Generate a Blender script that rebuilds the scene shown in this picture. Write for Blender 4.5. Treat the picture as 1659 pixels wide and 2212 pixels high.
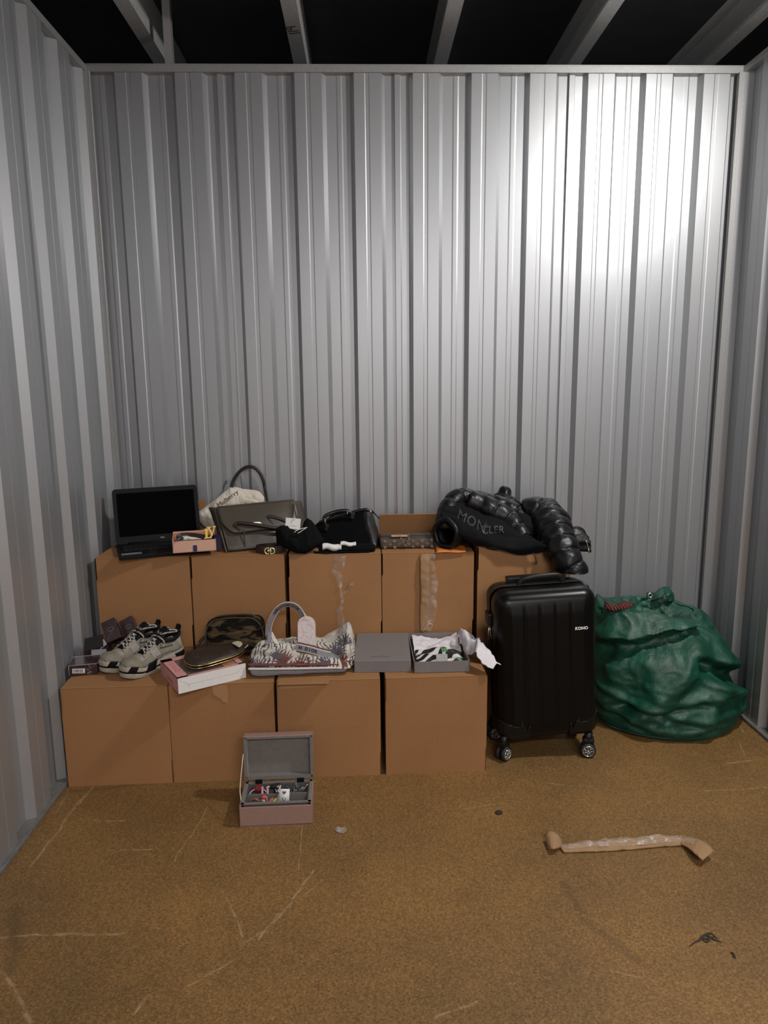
import bpy, bmesh, math, random
from mathutils import Vector, Matrix, Euler, noise
from mathutils.bvhtree import BVHTree
R = math.radians
PI = math.pi
random.seed(7)
sc = bpy.context.scene
for _o in list(bpy.data.objects):
    bpy.data.objects.remove(_o, do_unlink=True)
col = sc.collection

# ---------------------------------------------------------------- camera
cam_d = bpy.data.cameras.new('camera')
cam = bpy.data.objects.new('camera', cam_d)
col.objects.link(cam)
cam_d.sensor_fit = 'HORIZONTAL'
cam_d.sensor_width = 36.0
cam_d.lens = 1542.56 * 36.0 / 1659.0
cam_d.clip_start = 0.05
cam.matrix_world = Matrix((
    (0.99946462, 0.01507719, -0.02903697, 1.1775),
    (-0.03123276, 0.17530643, -0.98401838, -3.4262),
    (-0.00974586, 0.98439846, 0.17568348, 1.5189),
    (0, 0, 0, 1)))
sc.camera = cam

# ---------------------------------------------------------------- light and exposure
world = bpy.data.worlds.new('world')
sc.world = world
world.use_nodes = True
world.node_tree.nodes['Background'].inputs[0].default_value = (0.80, 0.88, 1.0, 1)
world.node_tree.nodes['Background'].inputs[1].default_value = 0.015

def lamp(name, loc, aim, power, size, size_y=None, color=(1, 1, 1), spread=180):
    d = bpy.data.lights.new(name, 'AREA')
    d.energy = power
    d.color = color
    d.spread = R(spread)
    if size_y:
        d.shape = 'RECTANGLE'; d.size = size; d.size_y = size_y
    else:
        d.shape = 'DISK'; d.size = size
    o = bpy.data.objects.new(name, d)
    o.location = loc
    o.rotation_euler = (Vector(aim) - Vector(loc)).to_track_quat('-Z', 'Y').to_euler()
    col.objects.link(o)
    return o
# flood lamp hung over the right wall, and the tube lamp of the aisle behind the camera
lamp('flood_lamp', (2.84, -1.38, 2.86), (1.5, -0.3, 0.7), 44, 0.16, color=(1.0, 0.965, 0.92))
lamp('aisle_lamp', (2.0, -4.9, 2.95), (2.0, -4.95, 0.0), 122, 1.8, 0.15, color=(1.0, 0.95, 0.95))

sc.view_settings.view_transform = 'Standard'
sc.view_settings.look = 'None'
sc.view_settings.gamma = 1.0
sc.view_settings.use_curve_mapping = False
sc.view_settings.exposure = 0.0

# ---------------------------------------------------------------- materials
class NT:
    def __init__(self, name):
        self.m = bpy.data.materials.new(name)
        self.m.use_nodes = True
        self.t = self.m.node_tree
        self.b = self.t.nodes['Principled BSDF']
    def n(self, typ, **kw):
        nd = self.t.nodes.new(typ)
        for k, v in kw.items():
            if k.startswith('i_'):
                nd.inputs[k[2:].replace('_', ' ')].default_value = v
            else:
                setattr(nd, k, v)
        return nd
    def l(self, a, b):
        self.t.links.new(a, b)
    def coord(self, scale=(1, 1, 1), kind='Object', rot=(0, 0, 0)):
        c = self.n('ShaderNodeTexCoord'); mp = self.n('ShaderNodeMapping')
        mp.inputs['Scale'].default_value = scale
        mp.inputs['Rotation'].default_value = rot
        self.l(c.outputs[kind], mp.inputs[0])
        return mp.outputs[0]
    def noise(self, vec, scale, detail=4, rough=0.55, dist=0.0):
        nd = self.n('ShaderNodeTexNoise')
        nd.inputs['Scale'].default_value = scale
        nd.inputs['Detail'].default_value = detail
        nd.inputs['Roughness'].default_value = rough
        nd.inputs['Distortion'].default_value = dist
        self.l(vec, nd.inputs['Vector'])
        return nd.outputs['Fac']
    def ramp(self, fac, stops, interp='LINEAR'):
        nd = self.n('ShaderNodeValToRGB')
        cr = nd.color_ramp
        cr.interpolation = interp
        while len(cr.elements) < len(stops):
            cr.elements.new(0.5)
        for e, (p, c) in zip(cr.elements, stops):
            e.position = p
            e.color = c if len(c) == 4 else (*c, 1)
        self.l(fac, nd.inputs[0])
        return nd.outputs[0]
    def mix(self, fac, a, b, mode='MIX'):
        nd = self.n('ShaderNodeMix', data_type='RGBA', blend_type=mode)
        for s, v in ((0, fac), (6, a), (7, b)):
            if hasattr(v, 'is_output'):
                self.l(v, nd.inputs[s])
            else:
                nd.inputs[s].default_value = v if s == 0 else ((*v, 1) if len(v) == 3 else v)
        return nd.outputs[2]
    def bump(self, h, strength=0.3, dist=0.002):
        nd = self.n('ShaderNodeBump')
        nd.inputs['Strength'].default_value = strength
        nd.inputs['Distance'].default_value = dist
        self.l(h, nd.inputs['Height'])
        self.l(nd.outputs[0], self.b.inputs['Normal'])
    def set(self, base=None, rough=None, metal=None, spec=None, coat=None, sheen=None, alpha=None, trans=None):
        for k, v in (('Base Color', base), ('Roughness', rough), ('Metallic', metal), ('Specular IOR Level', spec),
                     ('Coat Weight', coat), ('Sheen Weight', sheen), ('Alpha', alpha), ('Transmission Weight', trans)):
            if v is None:
                continue
            if hasattr(v, 'is_output'):
                self.l(v, self.b.inputs[k])
            else:
                self.b.inputs[k].default_value = (*v, 1) if k == 'Base Color' else v

def M(name, base, rough=0.6, metal=0.0, var=0.12, vs=30, bump=0.0, bs=120, bd=0.002, **kw):
    """plain procedural material: colour with faint noise variation and fine relief"""
    k = NT(name)
    v = k.coord()
    lo = tuple(c * (1 - var) for c in base); hi = tuple(min(1, c * (1 + var)) for c in base)
    k.set(base=k.ramp(k.noise(v, vs), [(0.3, lo), (0.7, hi)]), rough=rough, metal=metal, **kw)
    if bump:
        k.bump(k.noise(v, bs, 3), bump, bd)
    return k.m

def mat_wall():
    k = NT('galvanised_steel')
    v = k.coord()
    f = k.noise(v, 260, 2)
    g = k.noise(k.coord((1, 1, 0.12)), 3.0, 3)
    c = k.mix(0.45, k.ramp(f, [(0.3, (0.375, 0.388, 0.405)), (0.7, (0.43, 0.443, 0.46))]),
              k.ramp(g, [(0.3, (0.375, 0.388, 0.41)), (0.7, (0.43, 0.44, 0.45))]))
    k.set(base=c, rough=0.40, metal=0.62, spec=0.5)
    k.bump(f, 0.12, 0.0008)
    return k.m

FLOOR_SCRATCHES = [((0.139, -1.627), (0.492, -1.622), 0.006), ((0.864, -1.667), (1.006, -1.384), 0.005), ((0.729, -1.467), (0.839, -1.674), 0.004), ((0.597, -1.900), (0.611, -1.840), 0.005), ((0.611, -1.840), (0.650, -1.845), 0.005), ((0.196, -1.743), (0.267, -1.805), 0.008), ((0.267, -1.805), (0.352, -1.912), 0.009), ((2.450, -1.005), (2.695, -0.989), 0.006), ((1.333, -1.943), (1.447, -1.899), 0.005), ((0.087, -1.343), (0.113, -0.902), 0.006), ((0.197, -1.082), (0.316, -1.087), 0.006), ((0.050, -1.041), (0.042, -0.898), 0.005), ((0.697, -1.823), (0.822, -1.727), 0.004), ((2.848, -0.473), (2.828, -0.559), 0.005), ((2.773, -0.631), (2.739, -0.754), 0.004), ((2.609, -0.813), (2.795, -0.786), 0.005), ((0.126, -0.864), (0.094, -0.986), 0.006), ((-0.022, -0.951), (-0.021, -1.270), 0.005), ((0.940, -0.903), (0.947, -1.381), 0.003), ((1.038, -1.429), (0.824, -1.698), 0.003), ((1.868, -0.914), (2.036, -0.954), 0.004), ((1.810, -1.810), (1.916, -1.852), 0.004), ((0.308, -1.261), (0.459, -1.256), 0.004), ((0.591, -1.009), (0.551, -1.319), 0.003), ((1.522, -1.081), (1.681, -1.045), 0.003)]
FLOOR_SCUFFS = [((1.773, -1.471), (1.801, -1.610), 0.022), ((1.786, -1.627), (1.897, -1.791), 0.024), ((0.040, -0.892), (0.341, -0.842), 0.02), ((0.136, -1.510), (0.232, -1.767), 0.03)]
def mat_floor():
    k = NT('chipboard_floor')
    v = k.coord()
    fine = k.noise(k.coord((1, 1.3, 1)), 150, 5, 0.65, 0.6)
    fl = k.n('ShaderNodeTexVoronoi'); fl.inputs['Scale'].default_value = 170; k.l(v, fl.inputs['Vector'])
    broad = k.noise(v, 1.7, 5, 0.6)
    base = k.ramp(fine, [(0.25, (0.092, 0.050, 0.017)), (0.47, (0.205, 0.116, 0.040)), (0.6, (0.262, 0.152, 0.054)), (0.78, (0.43, 0.27, 0.105))])
    chips = k.ramp(fl.outputs['Color'], [(0.0, (0.66, 0.64, 0.62)), (1.0, (1.24, 1.21, 1.16))])
    base = k.mix(1.0, base, chips, 'MULTIPLY')
    base = k.mix(1.0, base, k.ramp(broad, [(0.3, (0.70, 0.72, 0.78)), (0.7, (1.18, 1.13, 1.04))]), 'MULTIPLY')
    # long pale scratches and two dark scuff marks, each a thin worn line of its own
    wob = k.noise(v, 5, 3)
    brk = k.noise(v, 30, 3)
    def line(p0, p1, w):
        d = Vector(p1) - Vector(p0)
        mp = k.n('ShaderNodeMapping', vector_type='TEXTURE')
        mp.inputs['Location'].default_value = (p0[0], p0[1], 0)
        mp.inputs['Rotation'].default_value = (0, 0, math.atan2(d.y, d.x))
        k.l(v, mp.inputs[0])
        sx = k.n('ShaderNodeSeparateXYZ'); k.l(mp.outputs[0], sx.inputs[0])
        def mt(op, a, b=None, c=None):
            nd = k.n('ShaderNodeMath', operation=op)
            for i, q in enumerate((a, b, c)):
                if q is None: continue
                if hasattr(q, 'is_output'): k.l(q, nd.inputs[i])
                else: nd.inputs[i].default_value = q
            return nd.outputs[0]
        off = mt('MULTIPLY_ADD', wob, 0.06, -0.03)
        dist = mt('ABSOLUTE', mt('ADD', sx.outputs[1], off))
        m1 = mt('SMOOTH_MIN', 1.0, mt('MAXIMUM', 0.0, mt('SUBTRACT', 1.0, mt('DIVIDE', dist, w))), 0.0)
        L = d.length
        m2 = mt('COMPARE', sx.outputs[0], L / 2, L / 2)
        return mt('MULTIPLY', m1, m2)
    tot = None
    for p0, p1, w in FLOOR_SCRATCHES:
        q = line(p0, p1, w)
        if tot is None: tot = q
        else:
            nd = k.n('ShaderNodeMath', operation='MAXIMUM'); k.l(tot, nd.inputs[0]); k.l(q, nd.inputs[1]); tot = nd.outputs[0]
    nd = k.n('ShaderNodeMath', operation='MULTIPLY'); k.l(tot, nd.inputs[0]); k.l(k.ramp(brk, [(0.40, (.08,) * 3), (0.62, (.75,) * 3)]), nd.inputs[1])
    base = k.mix(nd.outputs[0], base, (0.46, 0.34, 0.19))
    tot = None
    for p0, p1, w in FLOOR_SCUFFS:
        q = line(p0, p1, w)
        if tot is None: tot = q
        else:
            nd = k.n('ShaderNodeMath', operation='MAXIMUM'); k.l(tot, nd.inputs[0]); k.l(q, nd.inputs[1]); tot = nd.outputs[0]
    nd = k.n('ShaderNodeMath', operation='MULTIPLY'); k.l(tot, nd.inputs[0]); nd.inputs[1].default_value = .45
    base = k.mix(nd.outputs[0], base, (0.075, 0.048, 0.022))
    fleck = k.noise(k.coord((1, 3.5, 1), rot=(0, 0, .6)), 120, 3)
    base = k.mix(k.ramp(fleck, [(.66, (0, 0, 0)), (.72, (.55,) * 3)]), base, (0.44, 0.30, 0.13))
    fleck2 = k.noise(k.coord((3.2, 1, 1), rot=(0, 0, -.4)), 95, 3)
    base = k.mix(k.ramp(fleck2, [(.66, (0, 0, 0)), (.72, (.6,) * 3)]), base, (0.055, 0.034, 0.014))
    sp = k.ramp(k.noise(v, 34, 2), [(0.735, (0, 0, 0)), (0.765, (1, 1, 1))])
    base = k.mix(k.mix(1.0, sp, (0.6, 0.6, 0.6), 'MULTIPLY'), base, (0.05, 0.033, 0.018))
    k.set(base=base, rough=k.ramp(broad, [(0.3, (0.50,) * 3), (0.7, (0.62,) * 3)]), spec=0.35)
    k.bump(fine, 0.15, 0.001)
    return k.m

def mat_card(name, base):
    k = NT(name)
    v = k.coord()
    f = k.noise(v, 160, 3)
    g = k.noise(v, 4, 4)
    lo = tuple(c * 0.90 for c in base); hi = tuple(c * 1.10 for c in base)
    c = k.mix(0.55, k.ramp(f, [(0.3, lo), (0.7, hi)]), k.ramp(g, [(0.3, lo), (0.7, hi)]))
    fl = k.n('ShaderNodeTexWave'); fl.inputs['Scale'].default_value = 70; fl.inputs['Distortion'].default_value = 0.4
    k.l(v, fl.inputs['Vector'])
    c = k.mix(0.06, c, fl.outputs['Color'], 'MULTIPLY')
    k.set(base=c, rough=0.72, spec=0.25)
    k.bump(f, 0.08, 0.0006)
    return k.m

MW = mat_wall()
MF = mat_floor()
CARD = [mat_card('kraft_card', (0.345, 0.174, 0.073)), mat_card('kraft_card_dark', (0.332, 0.166, 0.069))]
MROOF = M('dark_roof', (0.030, 0.031, 0.033), 0.6, 0, 0.2, 6)
MBEAM = M('zinc_beam', (0.58, 0.59, 0.59), 0.45, 0.35, 0.1, 60)
MRAIL = M('zinc_rail', (0.36, 0.36, 0.36), 0.45, 0.5, 0.08, 120)
MTRACK = M('dull_track', (0.17, 0.162, 0.15), 0.6, 0.2, 0.2, 40)

# ---------------------------------------------------------------- helpers
def link(o):
    col.objects.link(o); return o

def put(name, bm, m, parent=None, smooth=False):
    me = bpy.data.meshes.new(name)
    bmesh.ops.recalc_face_normals(bm, faces=bm.faces)
    if smooth:
        for f in bm.faces: f.smooth = True
    bm.to_mesh(me); bm.free()
    for mm in (m if isinstance(m, (list, tuple)) else [m]):
        me.materials.append(mm)
    o = link(bpy.data.objects.new(name, me))
    if parent is not None: o.parent = parent
    return o

def tag(o, label=None, cat=None, group=None, kind=None):
    if label: o['label'] = label
    if cat: o['category'] = cat
    if group: o['group'] = group
    if kind: o['kind'] = kind
    return o

def thing(name, label, cat, loc=(0, 0, 0), rz=0, group=None, rot=None):
    o = link(bpy.data.objects.new(name, None))
    o.empty_display_size = 0.05
    o.location = loc
    o.rotation_euler = rot if rot else (0, 0, rz)
    return tag(o, label, cat, group)

def NB(): return bmesh.new()

def T(x=0, y=0, z=0, rx=0, ry=0, rz=0):
    return Matrix.Translation((x, y, z)) @ Euler((rx, ry, rz)).to_matrix().to_4x4()

def box(bm, c, s, mat=None, bev=0.0, seg=1):
    """box at centre c, size s, optional matrix, bevelled edges"""
    b = bmesh.new()
    bmesh.ops.create_cube(b, size=1)
    bmesh.ops.scale(b, vec=s, verts=b.verts)
    if bev:
        bmesh.ops.bevel(b, geom=b.edges[:], offset=bev, segments=seg, affect='EDGES', profile=0.6)
    bmesh.ops.translate(b, vec=c, verts=b.verts)
    if mat is not None: bmesh.ops.transform(b, matrix=mat, verts=b.verts)
    return merge(bm, b)

def merge(bm, b, mi=0):
    vs = [bm.verts.new(v.co) for v in b.verts]
    b.verts.index_update()
    for f in b.faces:
        try:
            nf = bm.faces.new([vs[v.index] for v in f.verts]); nf.smooth = f.smooth; nf.material_index = mi or f.material_index
        except ValueError: pass
    b.free()
    return vs

def loft(bm, rings, closed=True, cap=True, smooth=True):
    vr = [[bm.verts.new(p) for p in r] for r in rings]
    n = len(vr[0])
    for a, b in zip(vr, vr[1:]):
        for i in range(n if closed else n - 1):
            j = (i + 1) % n
            f = bm.faces.new((a[i], a[j], b[j], b[i])); f.smooth = smooth
    if cap and closed:
        for r in (vr[0], vr[-1]):
            c = bm.verts.new(sum((v.co for v in r), Vector()) / n)
            for i in range(n):
                f = bm.faces.new((r[i], r[(i + 1) % n], c)); f.smooth = smooth
    return vr

def crv(pts, n=8, closed=False):
    """Catmull-Rom through pts"""
    P = [Vector(p) for p in pts]; out = []
    N = len(P)
    for i in range(N if closed else N - 1):
        if closed: a, b, c, d = P[(i - 1) % N], P[i], P[(i + 1) % N], P[(i + 2) % N]
        else: a, b, c, d = P[max(i - 1, 0)], P[i], P[i + 1], P[min(i + 2, N - 1)]
        for k in range(n):
            t = k / n
            out.append(0.5 * ((2 * b) + (c - a) * t + (2 * a - 5 * b + 4 * c - d) * t * t + (3 * b - a - 3 * c + d) * t ** 3))
    if not closed: out.append(P[-1])
    return out

def tube(bm, pts, r, seg=8, closed=False, flat=1.0, up=None, cap=True):
    """sweep an ellipse (r, r*flat) along pts; r may be a list or function of 0..1"""
    P = [Vector(p) for p in pts]; n = len(P)
    tan = []
    for i in range(n):
        a = P[(i - 1) % n] if (closed or i > 0) else P[i]
        b = P[(i + 1) % n] if (closed or i < n - 1) else P[i]
        tan.append((b - a).normalized())
    ref = Vector(up) if up else (Vector((0, 0, 1)) if abs(tan[0].z) < 0.9 else Vector((1, 0, 0)))
    rings = []
    u = None
    for i in range(n):
        t = tan[i]
        u = (ref - t * ref.dot(t)) if (u is None or up) else (u - t * u.dot(t))
        if u.length < 1e-6: u = t.orthogonal()
        u.normalize()
        w = t.cross(u)
        rr = r(i / max(1, n - 1)) if callable(r) else (r[i] if isinstance(r, (list, tuple)) else r)
        rings.append([P[i] + u * (rr * flat * math.sin(2 * PI * k / seg)) + w * (rr * math.cos(2 * PI * k / seg)) for k in range(seg)])
    if closed:
        rings.append(rings[0])
        vr = [[bm.verts.new(p) for p in q] for q in rings[:-1]]
        vr.append(vr[0])
        for a, b in zip(vr, vr[1:]):
            for i in range(seg):
                f = bm.faces.new((a[i], a[(i + 1) % seg], b[(i + 1) % seg], b[i])); f.smooth = True
        return
    loft(bm, rings, True, cap)

def ribbon(bm, pts, wid, th, wdir):
    """flat strip of width wid along wdir following pts, thickness th"""
    P = [Vector(p) for p in pts]; n = len(P); rings = []
    for i in range(n):
        t = (P[min(i + 1, n - 1)] - P[max(i - 1, 0)]).normalized()
        wd = Vector(wdir(i / (n - 1)) if callable(wdir) else wdir)
        wd = (wd - t * wd.dot(t)).normalized()
        nn = t.cross(wd)
        ww = wid(i / (n - 1)) if callable(wid) else wid
        a = wd * ww / 2; b = nn * th / 2
        rings.append([P[i] + a + b, P[i] - a + b, P[i] - a - b, P[i] + a - b])
    loft(bm, rings, True, True, False)

def prism(bm, poly, depth, mat=None, bev=0.0):
    """extrude a 2-D outline (x, z) along +y by depth"""
    b = bmesh.new()
    a = [b.verts.new((x, 0, z)) for x, z in poly]
    f = b.faces.new(a)
    r = bmesh.ops.extrude_face_region(b, geom=[f])
    bmesh.ops.translate(b, vec=(0, depth, 0), verts=[v for v in r['geom'] if isinstance(v, bmesh.types.BMVert)])
    if bev: bmesh.ops.bevel(b, geom=b.edges[:], offset=bev, segments=1, affect='EDGES')
    bmesh.ops.triangulate(b, faces=[f for f in b.faces if len(f.verts) > 4])
    if mat is not None: bmesh.ops.transform(b, matrix=mat, verts=b.verts)
    merge(bm, b)

def rbox(size, r, n=(8, 8, 8), fn=None):
    """rounded box with a gridded surface (bmesh), centre at origin; fn may move each vertex"""
    b = bmesh.new()
    h = Vector(size) / 2
    cache = {}
    def vert(p):
        key = (round(p[0], 6), round(p[1], 6), round(p[2], 6))
        if key in cache: return cache[key]
        q = Vector([max(-(h[i] - r), min(h[i] - r, p[i])) for i in range(3)])
        d = Vector(p) - q
        o = q + d.normalized() * r if d.length > 1e-9 else Vector(p)
        if fn: o = Vector(fn(o))
        cache[key] = b.verts.new(o)
        return cache[key]
    def lin(ax, i, m):
        # denser near the rounded ends
        t = i / m
        L = h[ax]
        k = 3 if m >= 8 else 1
        if i <= k: return -L + r * (i / k)
        if i >= m - k: return L - r * ((m - i) / k)
        return -L + r + (2 * L - 2 * r) * ((i - k) / (m - 2 * k))
    for ax in range(3):
        a1, a2 = [i for i in range(3) if i != ax]
        for s in (-1, 1):
            for i in range(n[a1]):
                for j in range(n[a2]):
                    q = []
                    for di, dj in ((0, 0), (1, 0), (1, 1), (0, 1)):
                        p = [0, 0, 0]
                        p[ax] = s * h[ax]; p[a1] = lin(a1, i + di, n[a1]); p[a2] = lin(a2, j + dj, n[a2])
                        q.append(vert(p))
                    if len(set(q)) == 4:
                        f = b.faces.new(q); f.smooth = True
    bmesh.ops.recalc_face_normals(b, faces=b.faces)
    return b

def grid(fn, nu, nv, th=0.0):
    """surface fn(u, v) -> point for u, v in 0..1; th > 0 gives it thickness"""
    b = bmesh.new()
    vs = [[b.verts.new(fn(i / nu, j / nv)) for j in range(nv + 1)] for i in range(nu + 1)]
    for i in range(nu):
        for j in range(nv):
            f = b.faces.new((vs[i][j], vs[i + 1][j], vs[i + 1][j + 1], vs[i][j + 1])); f.smooth = True
    if th:
        skin(b, th)
    return b

def skin(b, th):
    """give an open surface an even thickness (offset along smooth vertex normals, closed rim)"""
    bmesh.ops.recalc_face_normals(b, faces=b.faces)
    b.normal_update()
    rim = [e for e in b.edges if e.is_boundary]
    fs = list(b.faces); vs = list(b.verts)
    m = {v: b.verts.new(v.co - v.normal * th) for v in vs}
    for f in fs:
        nf = b.faces.new([m[v] for v in reversed(f.verts)]); nf.smooth = f.smooth
    for e in rim:
        a, c = e.verts
        b.faces.new((a, c, m[c], m[a]))

def keep_out(b, lo, hi, dirs, off=(0, 0, 0)):
    """push vertices of b out of an axis-aligned solid through the nearest of the allowed faces, e.g. ('+z', '-y')"""
    o = Vector(off)
    for v in b.verts:
        p = v.co + o
        if all(lo[i] < p[i] < hi[i] for i in range(3)):
            best = None
            for d in dirs:
                i = 'xyz'.index(d[1]); t = hi[i] if d[0] == '+' else lo[i]
                if best is None or abs(t - p[i]) < best[0]: best = (abs(t - p[i]), i, t)
            p[best[1]] = best[2]; v.co = p - o
    return b

def fbm(p, s, o=3, seed=0.0):
    return noise.fractal(Vector(p) * s + Vector((seed, seed * 1.7, -seed)), 1.0, 2.0, o)

def puff(bm, amount, s, seed=0.0, o=3):
    bm.normal_update()
    for v in bm.verts:
        v.co += v.normal * (fbm(v.co, s, o, seed) * amount)

def blob(shapes, voxel=0.008, smooth=6, name='tmp'):
    """fuse ellipsoids (centre, radii, euler) and tubes into one skin; returns a bmesh"""
    b = bmesh.new()
    for s in shapes:
        if s[0] == 'e':
            t = bmesh.new()
            bmesh.ops.create_icosphere(t, subdivisions=3, radius=1)
            rot = Euler(s[3]).to_matrix().to_4x4() if len(s) > 3 else Matrix()
            bmesh.ops.transform(t, matrix=Matrix.Translation(s[1]) @ rot @ Matrix.Diagonal((*s[2], 1)), verts=t.verts)
            merge(b, t)
        elif s[0] == 't':
            tube(b, crv(s[1], 6), s[2], 12)
        elif s[0] == 'b':
            box(b, (0, 0, 0), s[2], T(*s[1], *(s[3] if len(s) > 3 else (0, 0, 0))))
    me = bpy.data.meshes.new(name); b.to_mesh(me); b.free()
    o = link(bpy.data.objects.new(name, me))
    m = o.modifiers.new('r', 'REMESH'); m.mode = 'VOXEL'; m.voxel_size = voxel
    m = o.modifiers.new('s', 'SMOOTH'); m.iterations = smooth; m.factor = 0.5
    dg = bpy.context.evaluated_depsgraph_get()
    ev = o.evaluated_get(dg)
    me2 = bpy.data.meshes.new_from_object(ev)
    out = bmesh.new(); out.from_mesh(me2)
    bpy.data.objects.remove(o, do_unlink=True)
    bpy.data.meshes.remove(me); bpy.data.meshes.remove(me2)
    for f in out.faces: f.smooth = True
    out.normal_update()
    return out

def text_bm(s, size=0.1, ext=0.0005, spacing=1.0, shear=0.0, bold=0.0, res=3):
    """flat lettering in the x-y plane, centred"""
    cu = bpy.data.curves.new('t', 'FONT')
    cu.body = s; cu.size = size; cu.extrude = ext; cu.align_x = 'CENTER'; cu.align_y = 'CENTER'
    cu.space_character = spacing; cu.shear = shear; cu.offset = bold if not set(s) & set('MW') else 0; cu.resolution_u = res
    o = link(bpy.data.objects.new('t', cu))
    dg = bpy.context.evaluated_depsgraph_get()
    me = bpy.data.meshes.new_from_object(o.evaluated_get(dg))
    b = bmesh.new(); b.from_mesh(me)
    bpy.data.objects.remove(o, do_unlink=True); bpy.data.curves.remove(cu); bpy.data.meshes.remove(me)
    return b

def face_mat(origin, xdir, updir):
    """matrix that lays the x-y plane onto a face with given right and up directions"""
    x = Vector(xdir).normalized(); y = Vector(updir); y = (y - x * y.dot(x)).normalized(); z = x.cross(y)
    m = Matrix((x, y, z)).transposed().to_4x4(); m.translation = origin
    return m

def drape(b, target, direction, off=0.0015, back=0.5):
    """drop the vertices of bm b onto object target (world space) along direction"""
    dg = None
    me = target.data; mw = target.matrix_world
    t = BVHTree.FromPolygons([mw @ v.co for v in me.vertices], [p.vertices[:] for p in me.polygons])
    d = Vector(direction).normalized()
    for v in b.verts:
        h = t.ray_cast(v.co - d * back, d)
        if h[0] is not None:
            v.co = h[0] - d * off
    return b

def sub(b, n=1):
    bmesh.ops.subdivide_edges(b, edges=b.edges[:], cuts=n, use_grid_fill=True)
    return b

def cut(b, L):
    """triangulate and split edges longer than L"""
    bmesh.ops.triangulate(b, faces=b.faces[:])
    for _ in range(8):
        e = [x for x in b.edges if x.calc_length() > L]
        if not e: break
        bmesh.ops.subdivide_edges(b, edges=e, cuts=1)
        bmesh.ops.triangulate(b, faces=[f for f in b.faces if len(f.verts) > 3])
    return b

def hexa(b, size, c):
    """warp box-shaped bmesh b (centred, given size) onto 8 corners: front BL BR TR TL, back BL BR TR TL"""
    C = [Vector(q) for q in c]
    for v in b.verts:
        u, w, z = v.co.x / size[0] + .5, v.co.y / size[1] + .5, v.co.z / size[2] + .5
        f = (C[0] * (1 - u) + C[1] * u) * (1 - z) + (C[3] * (1 - u) + C[2] * u) * z
        k = (C[4] * (1 - u) + C[5] * u) * (1 - z) + (C[7] * (1 - u) + C[6] * u) * z
        v.co = f * (1 - w) + k * w
    return b

def pillow(outline, nrm, th, k=.012, L=.008, wr=0.0, ws=20, seed=0.0, fl=.35):
    """soft flat body bounded by a 3-D outline: thickness grows from the edge inwards"""
    P = [Vector(p) for p in outline]
    b = bmesh.new()
    f = b.faces.new([b.verts.new(p) for p in P])
    bmesh.ops.triangulate(b, faces=[f])
    cut(b, L)
    bd = {v for e in b.edges if e.is_boundary for v in e.verts}
    segs = [(a, c) for a, c in zip(P, P[1:] + P[:1])]
    n = Vector(nrm).normalized()
    back = {}
    for v in list(b.verts):
        o = v.co.copy()
        if v in bd: continue
        d = 1e9
        for a, c in segs:
            ab = c - a; t = max(0, min(1, (o - a).dot(ab) / max(1e-12, ab.length_squared)))
            d = min(d, (o - a - ab * t).length)
        h = th * (1 - math.exp(-d / k))
        q = wr * fbm(o, ws, 3, seed) * min(1, d / k)
        back[v] = (o - n * (h * fl) + n * q, o + n * h + n * q)
    fs = list(b.faces); bv = {}
    for v, (lo, hi) in back.items():
        bv[v] = b.verts.new(lo); v.co = hi
    for fc in fs:
        vs = [bv.get(v, v) for v in reversed(fc.verts)]
        if all(v in bd for v in fc.verts): continue
        try: b.faces.new(vs)
        except ValueError: pass
    for fc in b.faces: fc.smooth = True
    return b

def shift(b, o):
    bmesh.ops.translate(b, vec=-Vector(o), verts=b.verts); return b

# ---------------------------------------------------------------- the room shell
W, H = 2.903, 2.896
PER, DEP = 0.2605, 0.030
def profile(u0, u1, start, seams):
    """folded-sheet outline (u, depth): crown, slope, pan, slope"""
    loc = [(0, 0), (.046, 0), (.050, -.0014), (.064, -.0014), (.068, 0), (.118, 0), (.136, -DEP), (.180, -DEP),
           (.186, -DEP + .0014), (.202, -DEP + .0014), (.208, -DEP), (.2425, -DEP)]
    seam = [(0, 0), (.046, 0), (.050, -.0014), (.064, -.0014), (.068, 0), (.118, 0), (.136, -DEP), (.180, -DEP),
            (.1805, -DEP + .014), (.204, -DEP + .014), (.209, -DEP + .002), (.2425, -DEP + .001)]
    pts = []
    k0 = int(math.floor((u0 - start) / PER)) - 1
    for k in range(k0, k0 + 40):
        src = seam if any(abs(start + k * PER + .1805 - s) < 0.06 for s in seams) else loc
        pts += [(start + k * PER + t, d) for t, d in src]
    out = []
    for (a, da), (b, db) in zip(pts, pts[1:]):
        for e in (u0, u1):
            if a < e < b: out.append((e, da + (db - da) * (e - a) / (b - a)))
        if u0 <= b <= u1: out.append((b, db))
    out.sort(key=lambda q: q[0])
    return [q for i, q in enumerate(out) if i == 0 or q[0] - out[i - 1][0] > 1e-6]

def sheet(pts, to3, z0, z1):
    b = NB()
    f = [[b.verts.new(to3(u, d, z)) for u, d in pts] for z in (z0, z1)]
    k = [[b.verts.new(to3(u, d - .004, z)) for u, d in pts] for z in (z0, z1)]
    for i in range(len(pts) - 1):
        b.faces.new((f[0][i], f[0][i + 1], f[1][i + 1], f[1][i]))
        b.faces.new((k[0][i], k[1][i], k[1][i + 1], k[0][i + 1]))
        for z in (0, 1): b.faces.new((f[z][i], f[z][i + 1], k[z][i + 1], k[z][i]))
    for i in (0, len(pts) - 1): b.faces.new((f[0][i], f[1][i], k[1][i], k[0][i]))
    return b

def corr_wall(name, to3, u0, u1, start, seams, z1):
    w = link(bpy.data.objects.new(name, None)); w['kind'] = 'structure'
    ed = [u0] + sorted(s for s in seams if u0 < s < u1) + [u1]
    for a, b in zip(ed, ed[1:]):
        put('panel', sheet(profile(a, b, start, seams), to3, 0.012, z1), MW, w)
    return w

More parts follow.
